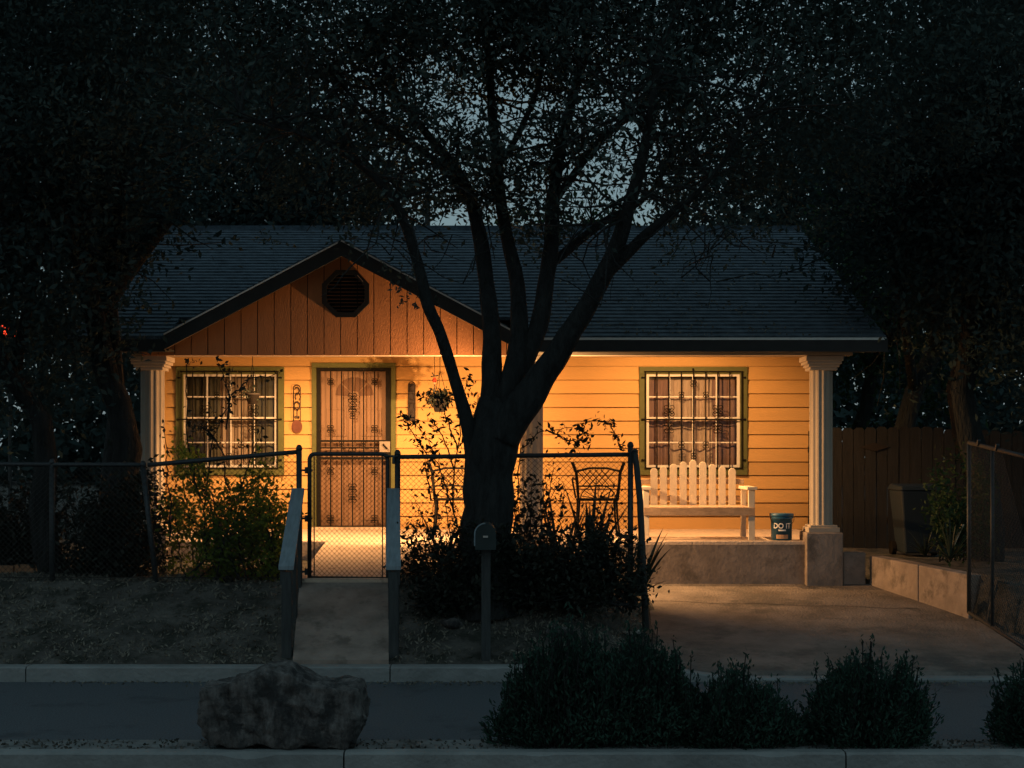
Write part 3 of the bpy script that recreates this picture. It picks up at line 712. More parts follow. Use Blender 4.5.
# patio chairs (cast metal, lattice back)
def build_chair(cx, cy, label):
    t = thing('patio_chair', (cx, cy, FL), label, 'chair', 'lattice-backed metal chairs on the porch')
    b = B(); w = .25; zt = FL+.86; zl = FL+.44; yb = cy-.22
    pts = [(cx-w*.9, yb, zl), (cx-w*1.0, yb-.02, zt-.12), (cx-w*1.18, yb-.03, zt)]
    for s in (-1, 1): b.tube([(cx+s*(cx-p[0]), p[1], p[2]) for p in pts], [.016, .018, .02], 6)
    b.tube([(cx-w*1.0, yb-.02, zt-.10), (cx-w*.4, yb-.02, zt-.065), (cx+w*.4, yb-.02, zt-.065), (cx+w*1.0, yb-.02, zt-.10)], .015, 6)
    b.tube([(cx-w*.95, yb, zt-.27), (cx+w*.95, yb, zt-.27)], .010, 6); b.tube([(cx-w*.9, yb, zl), (cx+w*.9, yb, zl)], .012, 6)
    back = b.build('backrest', M['iron'], t)
    b = B()
    for k in range(-3, 9):
        for s in (-1, 1):
            x0 = cx-w+k*.07*1.0; a = Vector((x0 if s > 0 else x0+.17, yb-.01+s*.003, zt-.27)); c = Vector((x0+.17 if s > 0 else x0, yb-.01+s*.003, zt-.085))
            if min(a.x, c.x) > cx-w and max(a.x, c.x) < cx+w: b.tube([a, c], .005, 4)
    for k in range(7):
        a = math.pi*(k+.5)/7; b.tube([(cx+.03*math.cos(a), yb, zl+.01), (cx+w*.8*math.cos(a), yb, zl+.15*math.sin(a)+.005)], .005, 4)
    b.tube([(cx+w*.82*math.cos(math.pi*k/12), yb, zl+.16*math.sin(math.pi*k/12)) for k in range(13)], .006, 4)
    b.build('lattice', M['iron'], back)
    b = B(); b.box(cx-w*.95, cx+w*.95, cy-.22, cy+.22, zl-.02, zl); b.build('seat', M['iron'], t, bevel=.008)
    for sx in (-1, 1):
        for sy in (-1, 1):
            B().tube([(cx+sx*w*.85, cy+sy*.19, zl-.02), (cx+sx*w*.9, cy+sy*.2, FL+.2), (cx+sx*w*1.0, cy+sy*.22, FL)], [.014, .012, .014], 6).build('leg', M['iron'], t)
        B().tube([(cx+sx*w*1.0, cy-.22, zl+.22), (cx+sx*w*1.12, cy, zl+.24), (cx+sx*w*1.1, cy+.2, zl+.2), (cx+sx*w*.95, cy+.2, zl)], .012, 6).build('armrest', M['iron'], t)
    return t
ca = build_chair(X(597, 16.7), 16.7, 'metal chair with lattice back between the tree trunk and the fence end post')
cb = copy_tree(ca); cb.location.x = X(455, 16.8); cb.location.y = 16.8
cb['label'] = 'metal chair with lattice back just left of the tree trunk'

# ------------------------------------------------------------------ fences
YF = 13.3
def chainlink(b, x0, x1, z0, z1, y, s=.052, r=.0019):
    if callable(z0): pass
    H = 0
    def clip(xa, sgn):
        # line z = zb + sgn*(x-xa)
        pts = []
        zb, zt = z0, z1; xb, xt = xa, xa+sgn*(zt-zb)
        p, q = [xb, zb], [xt, zt]
        def cut(p, q, X_):
            t = (X_-p[0])/(q[0]-p[0]); return [X_, p[1]+(q[1]-p[1])*t]
        for X_, side in ((x0, 1), (x1, -1)):
            pi = (p[0]-X_)*side >= 0; qi = (q[0]-X_)*side >= 0
            if not pi and not qi: return None
            if not pi: p = cut(p, q, X_)
            elif not qi: q = cut(p, q, X_)
        return p, q
    n = int((x1-x0+z1-z0)/s)+2
    for k in range(-1, n):
        for sg in (1, -1):
            xa = (x0-(z1-z0)+k*s) if sg > 0 else (x0+k*s)
            c = clip(xa, sg)
            if c and (abs(c[0][0]-c[1][0]) > .01): b.tube([(c[0][0], y+sg*.002, c[0][1]), (c[1][0], y+sg*.002, c[1][1])], r, 3, cap=False)
def fence_run(name, label, x0, x1, ztop0, ztop1, posts, zb):
    t = thing(name, ((x0+x1)/2, YF, zb), label, 'fence')
    b = B(); n = 6
    b.tube([(x0+(x1-x0)*i/n, YF, ztop0+(ztop1-ztop0)*i/n) for i in range(n+1)], .021, 8); b.build('top_rail', M['galv'], t, True)
    b = B(); b.tube([(x0, YF-.01, zb+.06), (x1, YF-.01, zb+.06)], .003, 4); b.build('tension_wire', M['wire'], t)
    b = B(); chainlink(b, x0, x1, zb+.04, max(ztop0, ztop1)-.0, YF-.026); 
    # shear the mesh so its top follows the rail
    zt = max(ztop0, ztop1); b.v = [(vx, vy, vz-(zt-(ztop0+(ztop1-ztop0)*(vx-x0)/(x1-x0)))*(vz-zb)/(zt-zb)) for vx, vy, vz in b.v]
    b.build('chain_link_mesh', M['wire'], t)
    for px_, h, tilt in posts:
        b = B(); b.tube([(px_, YF+.005, zb-.15), (px_+tilt, YF+.005, h)], .026, 10); b.lathe((px_+tilt, YF+.005, h-.0), [(.03, 0), (.03, .02), (.018, .045), (.004, .05)], 10)
        b.build('post', M['galv'], t, True)
    return t
fence_run('chain_link_fence', 'chain link fence left of the gate with an almost straight rail, tangled in flowering shrubs', X(148, YF), X(297, YF), Z(465, YF), Z(452, YF),
          [(X(299, YF), Z(450, YF), 0), (X(158, YF), Z(466, YF), -.14)], .68)
fence_run('chain_link_fence', 'dim chain link fence at the far left, running out of the photo in the dark', -6.6, X(146, YF), Z(463, YF), Z(465, YF),
          [(X(52, YF), Z(464, YF), 0)], .68)
fence_run('chain_link_fence', 'chain link fence passing behind the tree trunk, right of the gate', X(399, YF), X(629, YF), Z(457, YF), Z(454.5, YF),
          [(X(397.5, YF), Z(455, YF), 0), (X(630.5, YF), Z(447, YF), 0)], .60)
# clamps on rails
x, y, z = X(641, YF), YF-.04, .25
t = thing('leaning_post', (x, y, z), 'dark post leaning against the fence end by the driveway', 'post')
B().tube([(X(646, 13.1), 13.1, .28), (X(640, YF-.02), YF-.02, 1.45), (X(635, YF-.04), YF-.05, Z(452, YF))], [.032, .03, .026], 8).build('shaft', M['post'], t, True)
B().lathe((X(635, YF-.04), YF-.05, Z(452, YF)), [(.03, 0), (.03, .015), (.01, .03)], 8).build('post_cap', M['galv'], t, True)
# gate
def build_gate():
    x0, x1 = X(309.5, YF), X(387.5, YF); zt, zb = Z(454, YF), Z(578, YF)
    t = thing('walk_gate', ((x0+x1)/2, YF, .73), 'closed chain link gate between the two sloping handrails', 'gate')
    b = B(); r = .019
    c = .05
    def corner(cx, cz, a0): return [(cx+c*math.cos(a0-i*math.pi/8), YF, cz+c*math.sin(a0-i*math.pi/8)) for i in range(5)]
    pts = [(x0, YF, zb)]+corner(x0+c, zt-c, math.pi)+corner(x1-c, zt-c, math.pi/2)+[(x1, YF, zb), (x0, YF, zb)]
    b.tube(pts, r, 8); b.build('gate_frame', M['galv'], t, True)
    b = B(); chainlink(b, x0, x1, zb, zt, YF-.02, .046, .0019); b.build('chain_link_mesh', M['wire'], t)
    b = B()
    for xx in (x0+.045, x1-.045): b.tube([(xx, YF-.01, zb), (xx, YF-.01, zt)], .006, 5)
    b.build('tension_bar', M['galv'], t)
    for zz in (zt-.15, zb+.55, zb+.06):
        b = B(); b.tube([(x0-.10, YF, zz), (x0+.03, YF, zz)], .011, 6); b.lathe((x0-.03, YF, zz-.03), [(.015, 0), (.015, .06)], 8); b.build('hinge', M['galv'], t)
    b = B(); b.tube([(x1-.03, YF-.03, zt-.02), (x1+.10, YF-.03, zt-.02)], .012, 6); b.tube([(x1+.06, YF-.03, zt-.02), (x1+.06, YF-.05, zt-.09)], .014, 6); b.build('latch', M['galv'], t)
build_gate()
# wooden handrails
def build_rail(pts, label):
    (xa, ya, za), (xb, yb, zb) = pts
    t = thing('handrail', (xb, yb, T(xb, yb)), label, 'handrail', 'wooden handrails of the front walk')
    b = B(); b.hexa([(xb-.064,yb,zb-.035),(xb+.064,yb,zb-.035),(xa+.058,ya,za-.035),(xa-.058,ya,za-.035),(xb-.064,yb,zb),(xb+.064,yb,zb),(xa+.058,ya,za),(xa-.058,ya,za)])
    b.build('cap_board', M['rail'], t, bevel=.004)
    s = 1 if xb > -1.5 else -1
    b = B(); b.hexa([(xb+s*.02,yb+.02,zb-.16),(xb+s*.055,yb+.02,zb-.16),(xa+s*.055,ya,za-.16),(xa+s*.02,ya,za-.16),(xb+s*.02,yb+.02,zb-.037),(xb+s*.055,yb+.02,zb-.037),(xa+s*.055,ya,za-.037),(xa+s*.02,ya,za-.037)])
    b.build('side_board', M['post'], t)
    for (x, y, z) in ((xb, yb+.06, zb-.01), (xa, ya-.05, za-.02), ((xa+xb)/2+s*-.0, (ya+yb)/2, (za+zb)/2-.015)):
        w = .042; B().box(x-w, x+w, y-w, y+w, .05, z-.04).build('post', M['post'], t, bevel=.004)
build_rail(((X(298, 13.22), 13.22, Z(488, 13.22)), (X(286, 12.1), 12.1, Z(566, 12.1))), 'weathered blue-grey sloping wooden handrail on the left of the front walk')
build_rail(((X(393.3, 13.22), 13.22, Z(488, 13.22)), (X(393.3, 12.1), 12.1, Z(566, 12.1))), 'weathered blue-grey sloping wooden handrail on the right of the front walk, by the tree')

# mailbox
def build_mailbox():
    d = 12.1; x = X(486, d); zg = T(x, d)
    t = thing('mailbox', (x, d, zg), 'dark rounded mailbox on a thin wooden post in front of the tree trunk', 'mailbox')
    B().box(x-.038, x+.038, d-.035, d+.035, zg-.1, Z(548, d)).build('post', M['post'], t, bevel=.005)
    z0 = Z(548, d); hw = .083; h = Z(523, d)-z0
    poly = [(x-hw, z0), (x+hw, z0)]+[(x+hw*math.cos(math.pi*k/10), z0+h-hw+hw*math.sin(math.pi*k/10)) for k in range(11)]
    B().prism(poly, d-.2, d+.22).build('box', M['mailbox'], t, bevel=.004)
    poly = [(x-hw*1.05, z0-.004), (x+hw*1.05, z0-.004)]+[(x+hw*1.05*math.cos(math.pi*k/10), z0+h-hw+hw*1.05*math.sin(math.pi*k/10)) for k in range(11)]
    B().prism(poly, d-.212, d-.2).build('door', M['mailbox'], t, bevel=.003)
    b = B(); b.tube([(x+hw*1.08*math.cos(a), d-.214, z0+h-hw+hw*1.08*math.sin(a)) for a in [math.pi*(.5+.5*i/8) for i in range(9)]]+[(x-hw*1.08, d-.214, z0+.03)], .006, 5); b.build('rim', M['rail'], t)
    B().box(x-.02, x+.02, d-.226, d-.2125, z0+.10, z0+.115).build('pull_handle', M['drip'], t)
    b = B(); b.box(x+hw+.002, x+hw+.012, d-.05, d+.08, z0+.05, z0+.07); b.box(x+hw+.002, x+hw+.012, d+.05, d+.1, z0+.02, z0+.07); b.build('flag', M['mailbox'], t)
build_mailbox()

# retaining wall at the right of the drive
def build_retaining():
    a = Vector((3.92, 15.80, 0)); c = Vector((4.47, 14.1, 0)); mid = a.lerp(c, .52); 
    t = thing('retaining_wall', (4.2, 14.9, .4), 'low stained concrete wall running beside the driveway toward the tall gate', 'low wall')
    n = Vector((.16, .05, 0))
    def seg(p, q, tp, tq):
        B().hexa([(p.x,p.y,.1),(q.x,q.y,.1),(q.x+n.x,q.y+n.y,.1),(p.x+n.x,p.y+n.y,.1),(p.x,p.y,tp),(q.x,q.y,tq),(q.x+n.x,q.y+n.y,tq),(p.x+n.x,p.y+n.y,tp)]).build('wall_section', M['concrete'], t, bevel=.012)
    seg(a, mid+Vector((-.002, .006, 0)), .765, .73); seg(mid+Vector((.002, -.006, 0)), c, .73, .695)
build_retaining()
# driveway gate, swung open
def build_drive_gate():
    a = Vector((X(969, 14.0), 14.0, 0)); c = Vector((4.22, 11.2, 0))
    t = thing('driveway_gate', (a.x, a.y, .3), 'tall open pipe gate covered with mesh at the right edge of the driveway', 'gate')
    def pt(u, z): p = a.lerp(c, u); return (p.x, p.y, z)
    def zt(u): return lerp(1.99, 1.80, u)
    def zb(u): return lerp(.34, .22, u)
    b = B(); b.tube([pt(0, zt(0)), pt(1, zt(1))], .021, 8); b.tube([pt(0, zb(0)), pt(0, zt(0))], .022, 8); b.tube([pt(1, zb(1)), pt(1, zt(1))], .022, 8)
    b.tube([pt(0, zb(0)), pt(1, zb(1))], .019, 8); b.build('gate_frame', M['galv'], t, True)
    B().tube([pt(.32, zb(.32)), pt(.32, zt(.32))], .018, 8).build('upright', M['galv'], t, True)
    for u in (.16, .40):
        p = pt(u, zt(u)); B().bar((p[0]-.02, p[1], p[2]+.0), (p[0]-.02, p[1]-.03, p[2]+.05), .03, .03).build('clamp', M['galv'], t)
    b = B(); L = 2.8
    for k in range(-32, 56):
        for s in (-1, 1):
            pts = []
            for (z0_, ) in ((0,), (1,)): pts.append((k*.052+(s*1.65*z0_ if s > 0 else -1.65*z0_+0), z0_))
            (x0, q0), (x1, q1) = pts
            lo, hi = 0.0, 1.0
            dx = x1-x0
            ta, tb = sorted(((0-x0)/dx, (L-x0)/dx)); lo, hi = max(0, ta), min(1, tb)
            if hi-lo < .02: continue
            A = []
            for tt in (lo, hi):
                u = (x0+dx*tt)/L; zz = zb(u)+(zt(u)-zb(u))*tt; A.append(pt(u, zz))
            b.tube(A, .0018, 3, cap=False)
    b.build('chain_link_mesh', M['wire'], t)
build_drive_gate()

# wooden side fence with diamond
def build_wood_fence():
    d = 18.2; t = thing('wooden_fence', (5.2, d, .7), 'tall plank side fence with a diamond ornament, right of the house', 'fence')
    x = 3.75; k = 0; b = B()
    while x < 8.2:
        h = 2.20+.03*math.sin(x*1.7)+random.uniform(-.012, .012); w = .135
        b.prism([(x, .6), (x+w, .6), (x+w, h-.03), (x+w-.03, h), (x+.03, h), (x, h-.03)], d+random.uniform(0, .012), d+.02); x += w+.008
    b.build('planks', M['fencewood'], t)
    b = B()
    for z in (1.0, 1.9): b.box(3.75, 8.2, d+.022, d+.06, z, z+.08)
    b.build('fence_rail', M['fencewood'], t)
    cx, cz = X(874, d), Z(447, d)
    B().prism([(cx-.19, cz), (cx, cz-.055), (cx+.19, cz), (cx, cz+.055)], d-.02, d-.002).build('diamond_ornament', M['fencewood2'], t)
build_wood_fence()
def build_bin():
    d = 17.0; x = X(918, d); t = thing('trash_bin', (x, d, .68), 'blue-grey wheeled bin standing against the plank fence', 'bin')
    z1 = Z(490, d)
    B().hexa([(x-.21,d-.22,.72),(x+.21,d-.22,.72),(x+.21,d+.2,.72),(x-.21,d+.2,.72),(x-.27,d-.28,z1),(x+.27,d-.28,z1),(x+.27,d+.28,z1),(x-.27,d+.28,z1)]).build('bin_body', M['bin'], t, bevel=.02)
    B().hexa([(x-.29,d-.31,z1+.002),(x+.29,d-.31,z1+.002),(x+.29,d+.3,z1+.002),(x-.29,d+.3,z1+.002),(x-.26,d-.27,z1+.05),(x+.26,d-.27,z1+.05),(x+.26,d+.28,z1+.07),(x-.26,d+.28,z1+.07)]).build('lid', M['bin'], t, bevel=.015)
    for s in (-1, 1): B().tube([(x+s*.22, d+.2, .76), (x+s*.27, d+.2, .76)], .09, 14).build('wheel', M['iron'], t)
build_bin()

# ------------------------------------------------------------------ boulder
def build_boulder():
    cx, cy = X(283, 8.95), 8.95
    import bmesh
    bm = bmesh.new(); bmesh.ops.create_icosphere(bm, subdivisions=6, radius=1)
    prof = [(-.52, .30), (-.44, .39), (-.30, .43), (-.10, .50), (.05, .50), (.13, .46), (.20, .415), (.30, .40), (.42, .395), (.52, .37)]
    def top(x):
        for (a, za), (c, zc) in zip(prof[:-1], prof[1:]):
            if x <= c: return lerp(za, zc, (x-a)/(c-a))
        return prof[-1][1]
    for v in bm.verts:
        c = v.co.copy(); k = 1/max(abs(c.x), abs(c.y)*.8, abs(c.z)); c = c.lerp(c*k, .82)
        x = c.x*.50; z = c.z; tt = top(x)
        z = tt*(.5+.5*max(-1, min(1, z*1.02)))
        under = max(0, .16-z)/.16
        x *= 1-.10*under*(1 if x > 0 else 1.0)+(.03 if x > 0 else 0); y = c.y*.24*(1-.25*z/.5)
        q = Vector((x, y, z)); s1 = Vector((x*4.5+z*3.2+2, y*4, z*2.2-x*1.5))
        nz = mnoise.fractal(s1, .8, 2.2, 6)*.035+abs(mnoise.noise(s1*1.7+Vector((5, 5, 5))))*-.05+.015+mnoise.noise(q*26)*.006
        dv = mnoise.voronoi(Vector((x*4.2+z*2.0, y*4.2, z*3.0-x*1.2)))[0]; nz -= .018*max(0, 1-5*(dv[1]-dv[0])); dv = mnoise.voronoi(Vector((x*11+z*7, y*11, z*6)))[0]; nz -= .004*max(0, 1-5*(dv[1]-dv[0]))
        q += Vector((c.x*.7, c.y, c.z*.8)).normalized()*nz
        v.co = (q.x, q.y, max(q.z*.95, -.03))
    o = bpy.data.meshes.new('boulder'); bm.to_mesh(o); bm.free()
    o.materials.append(M['rock']); o.polygons.foreach_set('use_smooth', [True]*len(o.polygons))
    ob = bpy.data.objects.new('boulder', o); COL.objects.link(ob); ob.location = (cx, cy, .085)
    tag(ob, 'large rough grey boulder lying on the median strip in front of the walk', 'boulder')
build_boulder()

# rocks, edging, litter
def rock(px, py, d, sx, sz, label):
    x, y, z = P(px, py, d); z = T(x, y)
    b = B(); n = 14
    vs = []; fs = []
    for i in range(1, 7):
        for k in range(n):
            a = 2*math.pi*k/n; t = math.pi*i/7
            q = Vector((math.sin(t)*math.cos(a), math.sin(t)*math.sin(a), math.cos(t)))*(1+.35*mnoise.noise(Vector((px+math.cos(a)*1.2, i*.5, math.sin(a)*1.2))))
            vs.append((x+q.x*sx, y+q.y*sx*.8, z+.02+q.z*sz))
    for i in range(5):
        for k in range(n): fs.append((i*n+k, (i+1)*n+k, (i+1)*n+(k+1) % n, i*n+(k+1) % n))
    fs.append(tuple(range(n))); fs.append(tuple(range(5*n, 6*n))[::-1])
    o = link('rock', [(p[0]-x, p[1]-y, p[2]-z) for p in vs], fs, M['rock'], None, True); o.location = (x, y, z)
    tag(o, label, 'rock')
rock(435, 592, 12.9, .14, .08, 'grey rock on the bank left of the mailbox, nearest the right handrail')
rock(452, 604, 12.6, .10, .05, 'flat small rock on the bank just left of the mailbox post')
rock(560, 625, 12.45, .13, .05, 'low flat rock on the bank right of the mailbox')
def edging(px0, px1, d, label):
    x0, x1 = X(px0, d), X(px1, d); x = x0; t = thing('brick_edging', ((x0+x1)/2, d, .7), label, 'edging')
    k = 0
    while x < x1:
        w = random.uniform(.17, .2); B().box(x, min(x+w, x1), d, d+.10, .6, .78+random.uniform(-.015, .01)).build('brick', M['brick'], t, bevel=.01); x += w+.012
edging(-6, 42, 14.2, 'short run of bricks catching porch light at the far left edge')
edging(186, 256, 13.9, 'short run of bricks at the foot of the flowering shrub')
x, y = X(632, 12.95), 12.95; z = T(x, y)
b = B()
vs = [(x+math.cos(a)*r*.09, y+math.sin(a)*r*.06, z+.03+.05*random.random()) for r in (.4, 1) for a in [i*.785 for i in range(8)]]
b.add(vs, [(i, (i+1) % 8, (i+1) % 8+8, i+8) for i in range(8)]+[tuple(range(8))]); o = b.build('litter', M['paper'])
tag(o, 'crumpled white scrap lying at the foot of the leaning post', 'litter')

# ------------------------------------------------------------------ trees
def limb(b, pts, n=10, seed=0):
    # smooth pixel polyline (px, py, depth, width px) into a bumpy tapered tube
    P3 = [Vector(P(p[0], p[1], p[2])) for p in pts]; R = [p[3]*p[2]/F/2 for p in pts]
    Q = []; RR = []
    for i in range(len(P3)-1):
        p0 = P3[max(i-1, 0)]; p1 = P3[i]; p2 = P3[i+1]; p3 = P3[min(i+2, len(P3)-1)]
        for k in range(6):
            t = k/6; q = .5*((2*p1)+(p2-p0)*t+(2*p0-5*p1+4*p2-p3)*t*t+(-p0+3*p1-3*p2+p3)*t**3)
            r = R[i]+(R[i+1]-R[i])*t
            nn = mnoise.noise_vector(q*2.5+Vector((seed, 0, 0)))
            Q.append(q+nn*r*.25); RR.append(r*(1+.10*mnoise.noise(q*5+Vector((0, seed, 0)))))
    Q.append(P3[-1]); RR.append(R[-1]*.8)
    b.tube(Q, RR, n); return Q
def twigs(b, tips, n, L, rng_, r0=.012, out=None):
    for _ in range(n):
        p = Vector(tips[rng_.randrange(len(tips))]); d = Vector((rng_.gauss(0, 1), rng_.gauss(0, .8), rng_.gauss(.25, .7))).normalized()
        pts = [p]; 
        for k in range(4):
            d = (d+Vector((rng_.gauss(0, .3), rng_.gauss(0, .3), rng_.gauss(-.02, .25)))).normalized(); pts.append(pts[-1]+d*L/4*rng_.uniform(.7, 1.3))
        b.tube(pts, [r0, r0*.8, r0*.6, r0*.45, r0*.25], 4, cap=False)
        if out is not None: out += [tuple(q) for q in pts[2:]]

def main_tree():
    r = random.Random(3)
    d0 = 12.95
    t = thing('front_tree', P(490, 585, d0), 'large multi-stemmed tree in front of the porch, its crown spreading over the roof', 'tree')
    b = B()
    limb(b, [(490, 612, d0, 76), (490, 590, d0, 62), (487, 540, d0, 52), (488, 480, d0, 50), (491, 440, d0, 50), (496, 412, d0, 48), (500, 396, d0, 30)], 18, 1)
    b.build('trunk', M['bark'], t, True)
    limbs = [
        [(478, 480, d0, 22), (470, 440, d0-.05, 17), (460, 395, d0-.15, 12), (440, 335, d0-.3, 12), (428, 305, d0-.4, 13), (412, 245, d0-.5, 10), (388, 192, d0-.7, 8), (348, 156, d0-.9, 7), (295, 132, d0-1.1, 5), (240, 118, d0-1.3, 4)],
        [(491, 425, d0, 28), (492, 385, d0, 22), (491, 340, d0+.1, 19), (487, 290, d0+.25, 16), (477, 225, d0+.5, 14), (460, 175, d0+.8, 11), (425, 132, d0+1.1, 8), (392, 85, d0+1.4, 7), (370, 20, d0+1.7, 5)],
        [(470, 200, d0+.6, 9), (440, 165, d0+.4, 8), (405, 140, d0+.3, 6), (365, 110, d0+.2, 4), (320, 60, d0, 3)],
        [(503, 420, d0-.02, 30), (513, 375, d0, 24), (518, 335, d0+.1, 18), (517, 280, d0+.3, 15), (506, 235, d0+.5, 13), (499, 180, d0+.7, 11), (492, 120, d0+.9, 9), (488, 50, d0+1.1, 7), (480, -30, d0+1.3, 5)],
        [(508, 400, d0+.05, 24), (529, 350, d0+.1, 20), (544, 300, d0+.2, 18), (551, 245, d0+.35, 15), (553, 195, d0+.5, 13), (562, 140, d0+.7, 10), (578, 80, d0+.9, 8), (590, 10, d0+1.1, 6)],
        [(553, 205, d0+.5, 9), (570, 180, d0+.4, 8), (592, 150, d0+.3, 8), (614, 128, d0+.2, 7), (640, 108, d0, 5), (680, 60, d0-.2, 3)],
        [(500, 436, d0-.1, 40), (526, 398, d0-.15, 34), (558, 354, d0-.3, 24), (588, 304, d0-.5, 20), (612, 257, d0-.7, 17), (628, 210, d0-.9, 14), (640, 165, d0-1.1, 11), (652, 110, d0-1.3, 9), (660, 40, d0-1.5, 6)],
        [(603, 278, d0-.6, 13), (640, 240, d0-.8, 11), (672, 214, d0-1, 9), (700, 190, d0-1.2, 6), (730, 150, d0-1.4, 5), (760, 90, d0-1.6, 3)],
        [(553, 262, d0+.4, 10), (580, 240, d0+.6, 9), (610, 218, d0+.8, 7), (648, 195, d0+1.0, 5), (690, 130, d0+1.2, 4), (760, 60, d0+1.4, 3)],
        [(496, 170, d0+.7, 7), (520, 130, d0+.5, 6), (540, 80, d0+.3, 5), (545, 20, d0+.1, 4)],
    ]
    tips = []
    for i, L in enumerate(limbs):
        b = B(); Q = limb(b, L, 10, i+2); tips += [tuple(q) for q in Q[len(Q)*6//10:]]
        b.build('branch', M['bark'], t, True)
    b = B(); out = []
    twigs(b, tips, 260, 1.0, r, .014, out); twigs(b, out, 500, .55, r, .007, out)
    b.build('twigs', M['bark'], t)
    # crown: clumps gathered on the twigs plus an upper mass above the picture
    cl = np.array(out); cl = cl[cl[:, 2] > 3.55]
    up = in_ellipsoid((0, 13.1, 6.0), (6.0, 1.7, 2.1), 2700)
    up = up[(up[:, 2] > 4.35+.25*np.sin(up[:, 0]*1.7))]
    # looser middle where dusk sky shows between the limbs
    def keep(p):
        ax, z = p[:, 0], p[:, 2]
        e = ((ax+.05)/2.6)**2+((z-4.45)/1.0)**2
        h = np.array([mnoise.noise(Vector((q[0]*2.4+3, q[1]*.3, q[2]*2.4)))+.5*mnoise.noise(Vector((q[0]*6+3, q[1]*.6, q[2]*6))) for q in p])
        return np.where(e > 1, h < .30, h > .05)
    cl = cl[keep(cl)]; up = up[keep(up)]
    low = in_ellipsoid((.3, 13.4, 4.25), (3.0, .7, .75), 560); low = low[keep(low)]
    pts = np.concatenate([cluster(cl, .13, 12), cluster(up, .17, 46), cluster(low, .11, 22), cluster(in_ellipsoid((0, 13.3, 6.3), (6.2, 1.6, .95), 900), .18, 46)])
    pts = pts[~((pts[:, 2] < 3.85) & (rng.uniform(size=len(pts)) < .75))]
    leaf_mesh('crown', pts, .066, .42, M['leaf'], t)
    tw = cluster([P(px, py, 12.6) for px, py in ((398, 292), (408, 298), (402, 305), (416, 306), (395, 283), (438, 300), (420, 296), (385, 270), (410, 280))], .03, 7)
    leaf_mesh('low_leaves', tw, .06, .4, M['leaf'], t)
main_tree()

def tree(name, label, base, lean, h, crown, trunk_r, n, size, m, group=None, spread=.25, k=30, seed=0, thin=None, cut=None):
    r = random.Random(seed); t = thing(name, base, label, 'tree', group)
    bx, by, bz = base; c = Vector(crown[0])
    b = B(); top = Vector((bx+lean, by, bz+h)); pts = [Vector((bx, by, bz-.2)).lerp(top, i/8)+Vector((math.sin(i*1.1+seed)*.05*i, 0, 0)) for i in range(9)]
    b.tube(pts, [trunk_r*(1.25-.09*i) for i in range(9)], 10); b.build('trunk', M['bark'], t, True)
    tips = []
    for i in range(7):
        p0 = pts[4+i % 4]; q = c+Vector((r.uniform(-.8, .8)*crown[1][0], r.uniform(-.6, .6)*crown[1][1], r.uniform(-.3, .8)*crown[1][2]))
        m1 = p0.lerp(q, .5)+Vector((0, 0, .3)); b = B(); b.tube([p0, p0.lerp(m1, .5), m1, q], [trunk_r*.5, trunk_r*.42, trunk_r*.3, trunk_r*.12], 7); b.build('branch', M['bark'], t, True); tips += [tuple(m1), tuple(q)]
    b = B(); out = []; twigs(b, tips, 90, 1.4, r, .015, out); b.build('twigs', M['bark'], t)
    cs = in_ellipsoid(crown[0], crown[1], n)
    if thin is not None: cs = cs[thin(cs)]
    hh = np.array([mnoise.noise(Vector((q[0]*1.5+seed, q[1]*.4, q[2]*1.5))) for q in cs]); cs = cs[hh < .36]
    p = np.concatenate([cluster(cs, spread, k), cluster(np.array(out), spread*.7, 6)])
    if cut is not None: p = p[cut(p)]
    leaf_mesh('crown', p, size, .45, m, t)
# left group
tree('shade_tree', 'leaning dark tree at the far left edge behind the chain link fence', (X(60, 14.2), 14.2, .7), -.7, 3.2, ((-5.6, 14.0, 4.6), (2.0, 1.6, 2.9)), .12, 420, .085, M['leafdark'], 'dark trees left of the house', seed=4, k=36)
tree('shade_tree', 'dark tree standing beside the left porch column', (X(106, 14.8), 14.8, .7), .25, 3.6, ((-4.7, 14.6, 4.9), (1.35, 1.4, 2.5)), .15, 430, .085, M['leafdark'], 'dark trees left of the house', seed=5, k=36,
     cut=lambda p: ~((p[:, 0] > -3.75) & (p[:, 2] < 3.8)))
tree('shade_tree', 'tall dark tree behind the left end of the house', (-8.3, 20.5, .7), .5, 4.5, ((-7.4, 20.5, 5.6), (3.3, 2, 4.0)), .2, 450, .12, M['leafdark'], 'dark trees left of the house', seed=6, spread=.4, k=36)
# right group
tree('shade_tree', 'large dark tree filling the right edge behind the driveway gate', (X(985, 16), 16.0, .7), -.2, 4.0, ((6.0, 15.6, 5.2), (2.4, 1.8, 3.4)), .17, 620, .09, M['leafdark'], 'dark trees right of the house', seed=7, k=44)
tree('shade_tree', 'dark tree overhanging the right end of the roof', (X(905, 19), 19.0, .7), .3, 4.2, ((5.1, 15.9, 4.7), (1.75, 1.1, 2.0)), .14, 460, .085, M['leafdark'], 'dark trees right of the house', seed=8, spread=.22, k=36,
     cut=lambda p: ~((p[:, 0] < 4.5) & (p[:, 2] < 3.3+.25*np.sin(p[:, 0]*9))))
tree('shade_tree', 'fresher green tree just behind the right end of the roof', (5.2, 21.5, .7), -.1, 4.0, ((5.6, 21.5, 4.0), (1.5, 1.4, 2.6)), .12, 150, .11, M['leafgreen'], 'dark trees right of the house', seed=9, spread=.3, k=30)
tree('shade_tree', 'broad dark tree behind the plank fence', (8.5, 22, .7), -.1, 4.5, ((8.4, 22, 5.2), (3.2, 2, 4.6)), .2, 500, .12, M['leafdark'], 'dark trees right of the house', seed=10, spread=.4, k=40)
